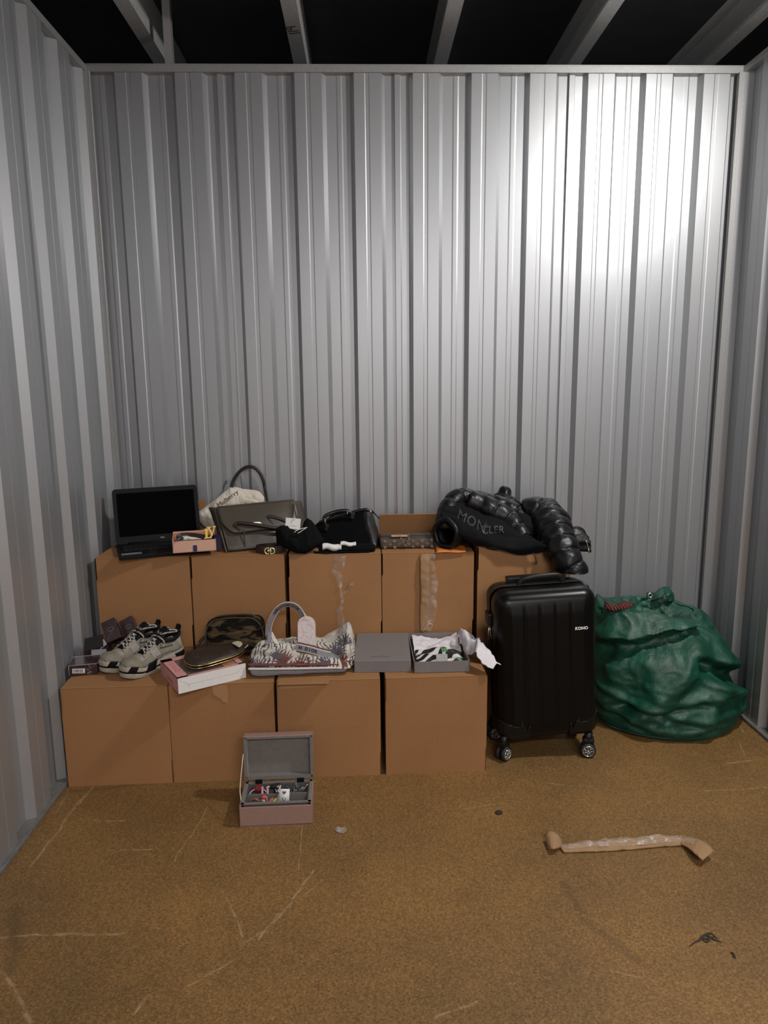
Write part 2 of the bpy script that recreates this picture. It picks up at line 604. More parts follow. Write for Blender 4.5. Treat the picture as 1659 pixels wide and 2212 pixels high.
corr_wall('wall_back', lambda u, d, z: (u, 0.004 - d, z), 0.0, W, 1.425 - 6 * PER, (.563, 1.345, 2.1265), 2.872)
corr_wall('wall_left', lambda u, d, z: (d, u, z), -3.3, 0.02, -.035 - 13 * PER, (-.115 - PER * 2, -.115 - PER * 5, -.115 - PER * 8, -.115 - PER * 11), 2.872)
corr_wall('wall_right', lambda u, d, z: (W - d, u, z), -3.3, 0.02, -.28 - 12 * PER, (-.36 - PER * 1, -.36 - PER * 4, -.36 - PER * 7, -.36 - PER * 10), 2.872)

def struct(name, bm, m):
    o = put(name, bm, m); o['kind'] = 'structure'; return o
b = NB(); box(b, (W / 2, 0.017, 2.882), (W + .06, .042, .028), bev=.001)
box(b, (W / 2, 0.035, 2.9), (W + .06, .05, .012)); struct('trim_1', b, MRAIL)
b = NB(); box(b, (-.012, -1.65, 2.882), (.034, 3.3, .028), bev=.001); struct('trim_2', b, MRAIL)
b = NB(); box(b, (W + .012, -1.65, 2.882), (.034, 3.3, .028), bev=.001); struct('trim_3', b, MRAIL)
b = NB(); box(b, (W - .012, -.006, 1.44), (.030, .022, 2.86), bev=.001); struct('trim_4', b, MRAIL)
b = NB(); box(b, (.010, -.004, 1.44), (.022, .018, 2.86), bev=.001); struct('trim_5', b, MRAIL)
for nm, x, y, sx, sy in (('baseboard_left', -.010, -1.65, .052, 3.3), ('baseboard_right', W + .010, -1.65, .052, 3.3), ('baseboard_back', W / 2, .014, W, .052)):
    b = NB(); box(b, (x, y, .008), (sx, sy, .016), bev=.002); struct(nm, b, MTRACK)
b = NB()
box(b, (W / 2, -2.6, -.03), (7.5, 6.4, .06)); struct('floor', b, MF)
b = NB(); box(b, (W / 2, -5.55, 1.45), (7.5, .06, 2.9)); struct('wall_front', b, M('corridor_paint', (.78, .77, .76), .6, 0, .05, 3))  # unseen far corridor wall, added pale so the steel reflects a bright aisle

# roof: dark boards on cold-formed beams that run on beyond the back wall
ceil = link(bpy.data.objects.new('ceiling', None)); ceil['kind'] = 'structure'
for i, (y0, y1) in enumerate(((-1.95, -.255), (-.25, 1.4))):
    b = NB(); box(b, (W / 2, (y0 + y1) / 2, 3.24), (5.2, y1 - y0, .02)); put('roof_panel', b, MROOF, ceil)
for i, x in enumerate((.235, .905, 1.585, 2.240, 2.905)):
    b = NB()
    y0, y1 = -2.0, 1.4; yc, L = (y0 + y1) / 2, y1 - y0
    box(b, (x, yc, 3.052), (.062, L, .004)); box(b, (x + .031, yc, 3.14), (.004, L, .18)); box(b, (x, yc, 3.229), (.062, L, .003))
    box(b, (x - .031, yc, 3.059), (.003, L, .016))
    bo = put('roof_beam', b, MBEAM, ceil)
    if i == 1:
        t = text_bm('PII', .075, .0002)
        bmesh.ops.transform(t, matrix=face_mat((x - .002, .03, 3.0495), (.25, 1, 0), (-1, .25, 0)), verts=t.verts)
        put('marker_writing', t, M('marker_ink', (.05, .05, .05), .6), bo)
b = NB(); box(b, (.352, .06, 3.06), (.034, .034, .34)); put('roof_post', b, MRAIL, ceil)

# ---------------------------------------------------------------- cardboard boxes
HB = .4033
def carton(label, x, y, z, rz, w=.398, d=.40, h=HB, cm=0, raised=None, hidden=False, seed=0):
    t = thing('cardboard_box', label, 'box', (x, y, z), rz, 'moving boxes stacked along the back wall')
    m = CARD[cm % 2]
    e = .004
    b = NB()
    # four walls and a bottom, slightly bowed, open inside
    def wall(p, q, bow):
        n = 6
        P, Q = Vector((*p, 0)), Vector((*q, 0)); nrm = Vector(((Q - P).y, -(Q - P).x, 0)).normalized()
        rings = []
        for k in range(n + 1):
            s = k / n
            c = P.lerp(Q, s); row = []
            for j in range(5):
                zz = h * j / 4 * (1 if j < 4 else (h - e) / h)
                o = nrm * (bow * math.sin(PI * s) * math.sin(PI * j / 4))
                row.append(c + o + Vector((0, 0, zz)))
            back = [r - nrm * e for r in reversed(row)]
            rings.append(row + back)
        loft(b, rings, True, True, False)
    bw = .003 if not hidden else 0
    wall((0, 0), (w, 0), bw); wall((w, 0), (w, d), 0); wall((w, d), (0, d), 0); wall((0, d), (0, 0), 0)
    box(b, (w / 2, d / 2, .003), (w - .009, d - .009, .005))
    put('body', b, m, t)
    # top flaps: two meeting at the middle over two short ones
    def flap(y0, y1, lift=None):
        b = NB()
        if lift:
            b2 = NB(); box(b2, (w / 2, -.002, lift[1] / 2), (w - .004, e, lift[1]), bev=.001)
            bmesh.ops.transform(b2, matrix=T(0, y0 - .003, h, -lift[0]), verts=b2.verts); merge(b, b2)
        else:
            box(b, (w / 2, (y0 + y1) / 2, h - e / 2), (w - .002, y1 - y0, e), bev=.0012)
        put('flap', b, m, t)
    flap(.001, d / 2 - .001)
    if raised: flap(d, d, (-.36 if raised < .15 else -.08, raised))
    else: flap(d / 2 + .001, d - .001)
    return t
CR = math.cos(.0236), math.sin(.0236)
low = []
for i, (u, nm) in enumerate(((0, 'leftmost cardboard box of the front row, beside the ribbed left wall'),
                             (.402, 'front row cardboard box under the pink window box'),
                             (.811, 'front row cardboard box behind the open jewellery box, under the floral tote'),
                             (1.229, 'rightmost cardboard box of the front row, beside the black suitcase'))):
    low.append(carton(nm, .0238 + u * CR[0], -.8575 + u * CR[1], 0, .0236, h=HB, d=.375, w=.398 if i else .400, cm=i))
up = []
for i, (x, nm) in enumerate(((.035, 'upper cardboard box under the laptop, in the left corner'),
                             (.438, 'upper cardboard box under the taupe handbag'),
                             (.853, 'upper cardboard box with a torn clear tape strip, under the black handbag'),
                             (1.254, 'upper cardboard box with a raised back flap and a peeled tape strip'),
                             (1.668, 'upper cardboard box under the puffer jacket'))):
    hh = HB if i < 4 else HB + .021
    up.append(carton(nm, x, -.441, HB, 0, h=hh, cm=i, raised={0: .183, 3: .112}.get(i)))
for i, x in enumerate((.035, .438, .853, 1.254)):
    carton('hidden lower box at the back below the ' + ('laptop', 'taupe handbag', 'black boston handbag', 'raised flap carton')[i], x, -.441, 0, 0, h=HB - .0005, cm=i, hidden=True)
carton('lower back cardboard box behind the black suitcase', 1.668, -.441, 0, 0, h=HB - .0005, cm=1, hidden=True)

# ---------------------------------------------------------------- suitcase
MBLK = M('black_shell', (0.0032, 0.0032, 0.0032), 0.30, 0, 0.1, 40, 0.05, 300, .0005, spec=0.24)
MBLK2 = M('black_plastic', (0.005, 0.005, 0.005), 0.42, 0, 0.1, 40, spec=0.35)
MRUB = M('black_rubber', (0.012, 0.012, 0.012), 0.6)
MCHR = M('bright_metal', (0.62, 0.61, 0.59), 0.25, 0.9, 0.05)
MWHT = M('white_print', (0.80, 0.79, 0.78), 0.5)
MGOLD = M('polished_gold', (0.85, 0.56, 0.18), 0.24, 1.0, 0.05)

def suitcase():
    t = thing('suitcase', 'black hard shell cabin suitcase on wheels standing beside the cardboard boxes', 'suitcase', (1.893, -.635, 0), R(2))
    sx, sy, sz, zc = .415, .235, .625, .088 + .3125
    def ribs(o, infl=0.0):
        p = Vector(o)
        if p.y < 0:
            # five flat ribs with grooves between, starting below a rounded shoulder
            u = p.x / .062 + 2.5
            if 0 <= u <= 5 and -.26 < p.z < .245:
                w = abs((u % 1.0) - .5) * 2
                fz = min(1, (.245 - p.z) / .012, (p.z + .26) / .02)
                p.y -= .0085 * fz * (1 - max(0, (w - .80) / .20))
        p.x *= 1.0 - .015 * (p.z + .31) / .62 * (1 if p.x > 0 else .2)
        return p
    tilt = T(.012, 0, zc, 0, R(-2.6), 0)
    def shell(infl=0.0, keep=None, lo=None, hi=None, res=(60, 10, 30)):
        b = rbox((sx + 2 * infl, sy + 2 * infl, sz + 2 * infl), .055, res, ribs)
        if lo is not None: bmesh.ops.bisect_plane(b, geom=b.verts[:] + b.edges[:] + b.faces[:], plane_co=(0, lo, 0), plane_no=(0, -1, 0), clear_outer=True)
        if hi is not None: bmesh.ops.bisect_plane(b, geom=b.verts[:] + b.edges[:] + b.faces[:], plane_co=(0, hi, 0), plane_no=(0, 1, 0), clear_outer=True)
        if keep:
            bmesh.ops.delete(b, geom=[f for f in b.faces if not any(keep(v.co)[0] for v in f.verts)], context='FACES')
            for v in b.verts:
                ok, lim = keep(v.co)
                if v.co.z > lim: v.co.z = lim
        bmesh.ops.transform(b, matrix=tilt, verts=b.verts)
        return b
    put('front_shell', shell(hi=-.012), MBLK, t)
    put('back_shell', shell(lo=.012), MBLK, t)
    b = shell(.004, lo=-.014, hi=.014)
    put('zipper_band', b, MRUB, t)
    def corner(s):
        def k(c):
            x = c.x * s
            lim = -.215 - .028 * math.sin(max(0, min(1, (.205 - x) / .115)) * PI * .5) - (.03 * math.cos((x - .09) / .03 * PI) if .09 < x < .12 else 0)
            return (x > .085 and c.z < lim and c.y < -.02), lim
        b = shell(.0035, keep=k, res=(90, 10, 60))
        skin(b, .004)
        return put('corner_guard', b, MBLK2, t)
    corner(-1); corner(1)
    # top carry handle, telescopic handle cup, side handle, lock and pulls
    b = NB()
    tube(b, crv([(-.085, 0, .300), (-.075, 0, .330), (-.04, -.005, .342), (.03, -.005, .345), (.085, 0, .338), (.10, 0, .300)], 6), .0135, 10, flat=.55, up=(0, 1, 0))
    bmesh.ops.transform(b, matrix=tilt, verts=b.verts)
    put('carry_handle', b, MBLK2, t, True)
    b = NB(); box(b, (0, .075, .320), (.24, .045, .022), tilt, .005, 2); put('pull_handle', b, MBLK2, t)
    b = NB(); box(b, (-.213, .0, .185), (.022, .06, .052), tilt, .006, 2); put('combination_lock', b, MBLK2, t)
    b = NB()
    tube(b, crv([(-.208, .0, .10), (-.224, .0, .08), (-.226, .0, -.02), (-.208, .0, -.05)], 6), .009, 8, flat=.6)
    bmesh.ops.transform(b, matrix=tilt, verts=b.verts); put('side_handle', b, MBLK2, t, True)
    for dx, dz in ((-.004, 0), (.003, -.01)):
        b = NB()
        tube(b, [(-.214 + dx * .5, -.018, .157), (-.216 + dx, -.02, .135), (-.214 + dx * 2, -.021, .112 + dz)], .0022, 6)
        tube(b, [(-.216, -.012, .160), (-.214, -.02, .158)], .003, 6)
        bmesh.ops.transform(b, matrix=tilt, verts=b.verts); put('zipper_pull', b, MCHR, t, True)
    # badge lettering
    tx = text_bm('KONO', .0165, .0006, 1.05, .0, .0006)
    bmesh.ops.transform(tx, matrix=tilt @ face_mat((.130, -.1272, .158), (1, 0, 0), (0, 0, 1)), verts=tx.verts)
    put('logo_lettering', tx, MWHT, t)
    # four twin spinner wheels
    def spoke_rim(mat):
        b = NB()
        tube(b, [(.0215 * math.cos(a), 0, .0215 * math.sin(a)) for a in [2 * PI * i / 24 for i in range(24)]], .0022, 6, closed=True)
        for i in range(7):
            a = 2 * PI * i / 7
            for d in (-.16, .16):
                tube(b, [(.004 * math.cos(a), 0, .004 * math.sin(a)), (.021 * math.cos(a + d), 0, .021 * math.sin(a + d))], .0013, 5)
        tube(b, [(0, -.002, 0), (0, .002, 0)], .0045, 10)
        bmesh.ops.transform(b, matrix=mat, verts=b.verts)
        return b
    def wheel(x, y, yaw):
        base = T(x, y, .0315, 0, 0, yaw)
        h = NB()
        box(h, (0, 0, .040), (.046, .034, .026), base, .008, 2)
        tube(h, [base @ Vector((0, 0, .03)), base @ Vector((0, 0, .075))], .017, 12)
        box(h, (0, 0, .015), (.044, .010, .04), base, .004)
        put('wheel_housing', h, MBLK2, t)
        for s in (-1, 1):
            b = NB()
            yy = s * .0135
            prof = [(.0245, -.0075), (.0305, -.0060), (.0315, 0), (.0305, .0060), (.0245, .0075)]
            rings = [[base @ Vector((r * math.cos(2 * PI * i / 28), yy + dy, r * math.sin(2 * PI * i / 28))) for i in range(28)] for r, dy in prof]
            loft(b, rings, True, True)
            wo = put('wheel', b, MRUB, t)
            put('rim', spoke_rim(base @ T(0, yy + s * .0078, 0)), MCHR, wo)
    wheel(-.160, -.098, R(42)); wheel(.192, -.098, R(-14)); wheel(-.160, .085, R(15)); wheel(.188, .085, R(60))
    return t
suitcase()

# ---------------------------------------------------------------- green garden sack
def mat_sack():
    k = NT('woven_green_plastic')
    v = k.coord()
    w = k.noise(v, 9, 5, 0.6)
    c = k.ramp(w, [(0.3, (0.003, 0.044, 0.026)), (0.55, (0.005, 0.066, 0.038)), (0.8, (0.012, 0.098, 0.060))])
    k.set(base=c, rough=k.ramp(k.noise(v, 30, 3), [(0.3, (0.36,) * 3), (0.7, (0.52,) * 3)]), spec=0.5)
    vo = k.n('ShaderNodeTexVoronoi', feature='DISTANCE_TO_EDGE'); vo.inputs['Scale'].default_value = 38
    ws = k.n('ShaderNodeTexNoise'); ws.inputs['Scale'].default_value = 14; k.l(v, ws.inputs['Vector'])
    k.l(k.mix(0.12, v, ws.outputs['Color']), vo.inputs['Vector'])
    a = k.noise(v, 48, 6, 0.68, .5)
    mx = k.mix(0.10, a, k.ramp(vo.outputs['Distance'], [(0.0, (1, 1, 1)), (0.16, (0, 0, 0))]))
    mx = k.mix(0.08, mx, k.noise(k.coord((1, 1, 3)), 420, 1))
    k.bump(mx, 0.6, 0.005)
    return k.m
MSACK = mat_sack()
def sack():
    t = thing('garden_sack', 'large crumpled green woven plastic garden sack slumped in the right corner', 'sack', (2.535, -.335, 0))
    prof = [  # height, centre x, right radius, left radius, depth radius
        (0.000, .010, .325, .30, .290), (.010, .010, .338, .315, .302), (.05, .010, .345, .325, .308), (.12, .010, .352, .335, .315), (.20, .005, .350, .335, .312),
        (.27, .0, .325, .33, .302), (.34, -.005, .29, .325, .280), (.41, -.01, .255, .315, .245), (.46, -.015, .232, .305, .205),
        (.50, -.02, .21, .295, .165), (.515, -.02, .18, .275, .130), (.495, -.02, .14, .24, .10), (.46, -.02, .08, .15, .06), (.45, -.02, .02, .04, .02)]
    NA, NR = 200, 130
    P = []
    def ev(s):
        s = s * (len(prof) - 1); i = min(int(s), len(prof) - 2); f = s - i
        a, b, c, d = prof[max(i - 1, 0)], prof[i], prof[i + 1], prof[min(i + 2, len(prof) - 1)]
        return [0.5 * (2 * b[q] + (c[q] - a[q]) * f + (2 * a[q] - 5 * b[q] + 4 * c[q] - d[q]) * f * f + (3 * b[q] - a[q] - 3 * c[q] + d[q]) * f ** 3) for q in range(5)]
    def disp(th, z, s, x):
        """th in degrees, -90 faces the camera"""
        d = 0
        if s < .80:
            # long fold under the rim, sagging to the left
            zf = .405 + (th + 150) / 110 * .125
            if -185 < th < -25:
                e = z - zf; m = min(1, (th + 185) / 30, (-25 - th) / 25)
                d += m * (.030 * math.exp(-(e / .05) ** 2) if e > 0 else .030 * math.exp(-(e / .016) ** 2) - .060 * math.exp(-((e + .048) / .040) ** 2))
            # hollow pocket on the right flank with an overhanging lip
            a = (th + 38) / 34; zc = .245 - .075 * a
            e = z - zc; q = math.exp(-(a * .95) ** 4)
            d += q * (.020 * math.exp(-((e - .070) / .035) ** 2) - .085 * math.exp(-(e / .042) ** 4) + .022 * math.exp(-((e + .065) / .025) ** 2))
            # broad creases running up to the rim
            for c0, sl, wd, am in ((-128, 90, 10, -.020), (-100, 160, 8, .022), (-80, 210, 9, -.018), (-60, 120, 7, .020), (-148, 30, 8, .015), (-115, -60, 7, .012)):
                dd = (th - c0 - sl * (z - .25)) / wd
                d += am * math.exp(-dd * dd) * min(1, z / .1)
            # low horizontal rolls near the ground
            for z0, ph, am in ((.12, 0, .014), (.075, 1.5, .012), (.19, 2.6, .014)):
                zz = z - z0 - .03 * math.sin(R(th) * 2 + ph) - .012 * math.sin(R(th) * 5 + ph)
                d += am * math.exp(-(zz / .018) ** 2) - am * .8 * math.exp(-((zz + .03) / .014) ** 2)
        return d
    rings = []
    for i in range(NR + 1):
        s = i / NR
        z, cx, rr, rl, rd = ev(s)
        ring = []
        for j in range(NA):
            a = 2 * PI * j / NA
            th = math.degrees(a) - 360 if a > PI / 2 else math.degrees(a)
            rx = rr if math.cos(a) > 0 else rl
            x, y = cx + rx * math.cos(a), rd * math.sin(a)
            p = Vector((x, y, z))
            slope = z + .022 * math.cos(a - 2.9) * max(0, (z - .3) / .22)   # rim tips up at the left back
            d = disp(th, z, s, x)
            if z > .015:
                wp = Vector((x, y, z)) + .05 * Vector((fbm((x, y, z), 6, 2, 1.3), fbm((x, y, z), 6, 2, 7.7), fbm((x, y, z), 6, 2, 4.1)))
                v1 = noise.voronoi(Vector((wp.x * 8, wp.y * 8, wp.z * 11)))[0]; v2 = noise.voronoi(wp * 21)[0]
                d += .020 * (.28 - min(.5, v1[1] - v1[0])) + .009 * (.28 - min(.5, v2[1] - v2[0]))
            if z < .06: d *= z / .06
            if s > .80: d = d * .5 + .02 * fbm((x, y, z), 12, 3, 1.0)
            nrm = Vector((math.cos(a), math.sin(a), 0))
            p += nrm * d; p.z = slope + (.012 * fbm((x, y, z), 9, 3, 5) if z > .3 else 0)
            p.x = min(p.x, .357); p.y = min(p.y, .325); p.z = max(p.z, 0)
            ring.append(p)
        rings.append(ring)
    b = NB(); loft(b, rings)
    put('sack_body', b, MSACK, t)
    # rim flaps, carrying loop and eyelet
    o = Vector(t.location)
    def W3(p): return Vector(p) - o
    def leaf(name, pts, y, nd, th=.004, seed=0):
        """crumpled cloth strip between two polylines"""
        A = [W3(p) for p in pts[0]]; B = [W3(p) for p in pts[1]]
        ca, cb = crv(A, 6), crv(B, 6)
        n = min(len(ca), len(cb)) - 1
        g = grid(lambda u, v: ca[int(u * n)].lerp(cb[int(u * n)], v) + Vector((0, -.022 * math.sin(PI * v) + .012 * fbm(ca[int(u * n)], 30, 2, seed + v * 2), .006 * fbm(ca[int(u * n)], 25, 2, seed + 4 + v))), n, 6, th)
        return put(name, g, nd, t)
    leaf('rim_flap', ([(2.524, -0.240, 0.530), (2.544, -0.240, 0.554), (2.583, -0.220, 0.568), (2.623, -0.200, 0.557), (2.645, -0.200, 0.524), (2.644, -0.200, 0.497)],
                      [(2.516, -0.260, 0.518), (2.533, -0.280, 0.533), (2.559, -0.280, 0.537), (2.577, -0.280, 0.536), (2.586, -0.280, 0.523), (2.591, -0.280, 0.514)]), 0, MSACK)
    leaf('rim_flap', ([(2.229, -0.300, 0.527), (2.238, -0.300, 0.560), (2.253, -0.300, 0.560), (2.273, -0.320, 0.539), (2.271, -0.340, 0.512)],
                      [(2.212, -0.340, 0.500), (2.222, -0.360, 0.520), (2.232, -0.380, 0.526), (2.238, -0.400, 0.523), (2.236, -0.420, 0.517)]), 0, MSACK, seed=3)
    b = NB()
    c = Vector(W3((2.502, -0.270, 0.544)))
    tube(b, [c + Vector((.010 * math.cos(2 * PI * i / 20), -.003, .010 * math.sin(2 * PI * i / 20))) for i in range(20)], .0036, 8, closed=True)
    put('eyelet', b, MCHR, t)
    b = NB(); box(b, (0, 0, 0), (.034, .004, .03), T(*c, rz=.1), .001); 
    put('eyelet_tab', b, MSACK, t)
    b = NB()
    tube(b, crv([Vector((.005, .004, .004)) + Vector((.340 * math.cos(R(a)), .304 * math.sin(R(a)), .012)) for a in range(0, 360, 12)], 3, True), .0042, 6, closed=True)
    put('base_seam', b, M('dark_green_seam', (0.006, 0.03, 0.016), 0.6), t)
    return t
sack()
# scarf end hanging out of the sack
def striped_scarf():
    k = NT('striped_wool')
    v = k.coord((1, 1, 1), rot=(0, R(28), 0))
    w = k.n('ShaderNodeTexWave'); w.inputs['Scale'].default_value = 26; w.inputs['Distortion'].default_value = 1.2; w.inputs['Detail'].default_value = 1
    k.l(v, w.inputs['Vector'])
    k.set(base=k.ramp(w.outputs['Fac'], [(0.45, (0.014, 0.006, 0.006)), (0.68, (0.040, 0.008, 0.007)), (0.86, (0.24, 0.030, 0.022))]), rough=0.9)
    k.bump(k.noise(k.coord(), 300, 2), 0.3, .001)
    A = [(2.232, -0.430, 0.529), (2.254, -0.450, 0.535), (2.287, -0.460, 0.536), (2.321, -0.455, 0.542), (2.355, -0.440, 0.547)]
    B = [(2.259, -0.360, 0.549), (2.270, -0.400, 0.553), (2.306, -0.405, 0.549), (2.348, -0.390, 0.559), (2.397, -0.370, 0.541)]
    ca, cb = crv(A, 8), crv(B, 8); n = len(ca) - 1
    g = grid(lambda u, v2: ca[int(u * n)].lerp(cb[int(u * n)], v2) + Vector((0, -.016 * math.sin(PI * v2), .010 * math.sin(PI * v2) + .005 * math.sin(u * 14))), n, 8, .007)
    tag(put('scarf', g, k.m), 'dark red and black striped scarf end on the rim of the green sack', 'scarf')
striped_scarf()

# ---------------------------------------------------------------- puffer jacket
def mat_nylon():
    k = NT('quilted_nylon')
    v = k.coord()
    k.set(base=k.ramp(k.noise(v, 12, 3), [(0.3, (0.0035, 0.0035, 0.004)), (0.7, (0.006, 0.006, 0.007))]), rough=0.38, spec=0.32)
    a = k.noise(v, 16, 4, 0.55, 0.8)
    k.bump(a, 0.5, 0.008)
    return k.m
MNYL = mat_nylon()
MMAT = M('matt_black_fabric', (0.0065, 0.0065, 0.0072), 0.9, 0, 0.15, 30, 0.3, 40, .004, spec=0.15)
MLETT = M('dark_grey_print', (0.030, 0.030, 0.032), 0.6)
def puff_tube(bm, path, rad, n, seed=0.0, depth=.30, seg=28, per=10, cap=True, flat=1.0):
    """quilted down tube: n puffs pinched at the stitch lines"""
    P = crv(path, 24)
    # resample evenly
    L = [0]
    for a, b in zip(P, P[1:]): L.append(L[-1] + (b - a).length)
    tot = L[-1]; N = n * per; Q = []
    j = 0
    for i in range(N + 1):
        s = tot * i / N
        while j < len(L) - 2 and L[j + 1] < s: j += 1
        f = (s - L[j]) / max(1e-9, L[j + 1] - L[j]); Q.append(P[j].lerp(P[j + 1], f))
    t0 = None; rings = []
    u = None
    for i in range(N + 1):
        t = (Q[min(i + 1, N)] - Q[max(i - 1, 0)]).normalized()
        if u is None: u = t.orthogonal()
        u = (u - t * u.dot(t)).normalized(); w = t.cross(u)
        s = i / N
        r0 = rad(s) if callable(rad) else rad
        ph = (i / per) % 1.0
        pinch = 1 - depth * (1 - abs(math.sin(PI * ph)) ** 0.33)
        edge = 1 - abs(math.sin(PI * ph)) ** 0.5
        ring = []
        for k in range(seg):
            a = 2 * PI * k / seg
            d = u * math.cos(a) + w * math.sin(a)
            wr = .13 * edge * math.sin(a * 9 + seed + 2 * math.sin(i / per * 1.7)) * (0.6 + .4 * math.sin(a * 4 + i)) 
            rr = r0 * (pinch + wr * .55 + .07 * fbm(Q[i] + d * r0, 16, 3, seed))
            ring.append(Q[i] + d * rr)
        rings.append(ring)
    loft(bm, rings, True, cap)
def jacket():
    t = thing('puffer_jacket', 'black quilted puffer jacket thrown over the upper right box, one sleeve hanging down', 'jacket', (1.80, -.25, .81))
    inv = Matrix.Translation(-Vector(t.location))
    def add(name, b, m, sm=True):
        if name == 'sleeve':
            # the sleeve bends over the front top edge of the carton: slide it out diagonally
            for v in b.verts:
                if 1.655 < v.co.x < 2.14:
                    q = .020 - max(-.4445 - v.co.y, v.co.z - .8276)
                    if q > 0: v.co.y -= q; v.co.z += q
        else: keep_out(b, (1.655, -.468 if name == 'sleeve' else -.456, 0), (2.13 if name == 'sleeve' else 2.082, .1, .848 if name == 'sleeve' else .836), ('+z', '-y') if name in ('sleeve', 'back_panel', 'drawcord') else ('+z',))
        keep_out(b, (1.20, -.456, 0), (1.664, .1, .812), ('+z', '-y')); keep_out(b, (1.46, -.49, .79), (1.65, -.28, .8205), ('+z',))
        keep_out(b, (1.60, -.80, .5), (2.15, -.45, .740), ('+z',))
        bmesh.ops.transform(b, matrix=inv, verts=b.verts)
        return put(name, b, m, t, sm)
    # body mass under the shell
    b = blob([('e', (1.735, -.25, .885), (.205, .14, .068), (0, R(4), 0)), ('e', (1.63, -.24, .92), (.085, .12, .085)),
              ('e', (1.86, -.26, .885), (.15, .13, .070)), ('e', (1.97, -.25, .885), (.10, .13, .065)),
              ('e', (1.83, -.19, .935), (.10, .09, .05)), ('e', (2.04, -.28, .885), (.05, .10, .06))], .009, 6)
    puff(b, .018, 9, 2.0); puff(b, .003, 26, 5.0, 3)
    add('jacket_body', b, MMAT)
    # smooth back panel that carries the lettering and falls over the box edge
    rows = [[(1.552, -0.300, 1.002), (1.622, -0.300, 1.001), (1.705, -0.300, 0.981), (1.789, -0.300, 0.953), (1.871, -0.310, 0.907)],
            [(1.522, -0.360, 0.980), (1.612, -0.375, 0.965), (1.696, -0.385, 0.937), (1.788, -0.390, 0.916), (1.868, -0.400, 0.888)],
            [(1.524, -0.400, 0.942), (1.609, -0.425, 0.925), (1.695, -0.440, 0.894), (1.791, -0.450, 0.875), (1.900, -0.455, 0.870)],
            [(1.562, -0.420, 0.897), (1.633, -0.455, 0.874), (1.726, -0.470, 0.852), (1.821, -0.475, 0.831), (1.940, -0.475, 0.841)],
            [(1.586, -0.420, 0.872), (1.650, -0.452, 0.845), (1.749, -0.458, 0.820), (1.860, -0.462, 0.795), (2.000, -0.462, 0.817)]]
    cr = [crv(r, 10) for r in rows]; n = len(cr[0])
    colz = [crv([cr[q][i] for q in range(5)], 10) for i in range(n)]
    def fn(u, v):
        p = colz[int(round(u * (n - 1)))][int(round(v * 40))]
        w = .008 * math.sin(9 * u + 7 * v) * math.sin(PI * v) + .008 * fbm(p, 9, 3, 4.0) + .006 * math.sin(22 * (u * .8 + v * .5)) * math.sin(PI * u)
        fold = -.007 * math.exp(-((v - (.30 + .25 * u)) / .05) ** 2)
        return p + Vector((0, -(w + fold) - .005, (w + fold) * .4))
    g = grid(fn, n - 1, 40, .008)
    pan = add('back_panel', g, MMAT)
    bpy.context.view_layer.update()
    def letter(s, pos, rot, size):
        tx = cut(text_bm(s, size, 0, 1.08, .0, .0004), .0035)
        c, si = math.cos(R(rot)), math.sin(R(rot))
        bmesh.ops.transform(tx, matrix=face_mat(Vector(pos) + Vector((0, -.2, 0)), (c, 0, si), (-si * .6, 0, c)), verts=tx.verts)
        drape(tx, pan, (0, 1, 0), .0035, .1)
        bmesh.ops.transform(tx, matrix=inv, verts=tx.verts)
        put('back_lettering', tx, MLETT, t)
    letter('MON', (1.644, -0.420, 0.934), -27, .052)
    letter('CLER', (1.732, -0.420, 0.900), -4, .043)
    # crest between the two halves of the word
    cb = NB()
    for x0, h0, lean in ((-.008, .008, .002), (-.003, .010, .0), (.003, .011, 0), (.008, .009, -.002)):
        prism(cb, [(x0 - .0012, -.010), (x0 + .0012, -.010), (x0 + lean + .0012, h0 - .006), (x0 + lean, h0), (x0 + lean - .0012, h0 - .006)], .0004)
    prism(cb, [(-.012, -.012), (-.006, -.003), (0, -.013), (.006, -.003), (.012, -.012), (.008, -.016), (0, -.018), (-.008, -.016)], .0004)
    bmesh.ops.transform(cb, matrix=Matrix.Translation(Vector((1.706, -0.420, 0.927)) + Vector((0, -.2, 0))), verts=cb.verts)
    drape(cut(cb, .01), pan, (0, 1, 0), .002, .1); bmesh.ops.transform(cb, matrix=inv, verts=cb.verts)
    put('crest', cb, MLETT, t)
    # quilted yoke rolls along the top
    b = NB()
    puff_tube(b, [(1.542, -0.350, 0.887), (1.544, -0.330, 0.941), (1.571, -0.280, 0.984), (1.618, -0.240, 1.009), (1.676, -0.220, 0.996), (1.744, -0.220, 0.978)], .047, 5, 1.0, .15)
    puff_tube(b, [(1.648, -0.290, 1.004), (1.705, -0.300, 0.983), (1.768, -0.320, 0.957), (1.827, -0.340, 0.914), (1.858, -0.370, 0.873), (1.869, -0.400, 0.842)], .052, 5, 4.0, .13, 36, 16)
    puff_tube(b, [(1.718, -0.220, 0.974), (1.789, -0.230, 0.962), (1.849, -0.250, 0.939), (1.894, -0.280, 0.901), (1.920, -0.300, 0.853)], .056, 5, 8.0, .13, 36, 16)
    add('quilted_yoke', b, MNYL)
    # hood peak
    b = blob([('e', (1.835, -0.170, 0.981), (.066, .05, .040), (0, R(20), 0)), ('e', (1.838, -0.160, 1.015), (.036, .03, .034), (0, R(45), 0)), ('e', (1.840, -0.160, 1.028), (.019, .022, .024), (0, R(45), 0)), ('e', (1.879, -0.190, 0.954), (.055, .05, .035), (0, R(35), 0))], .006, 2)
    puff(b, .008, 20, 3.0); add('hood', b, MNYL)
    # near sleeve: one broad tapering tube of seven puffs, bent over the box edge down to the suitcase
    b = NB()
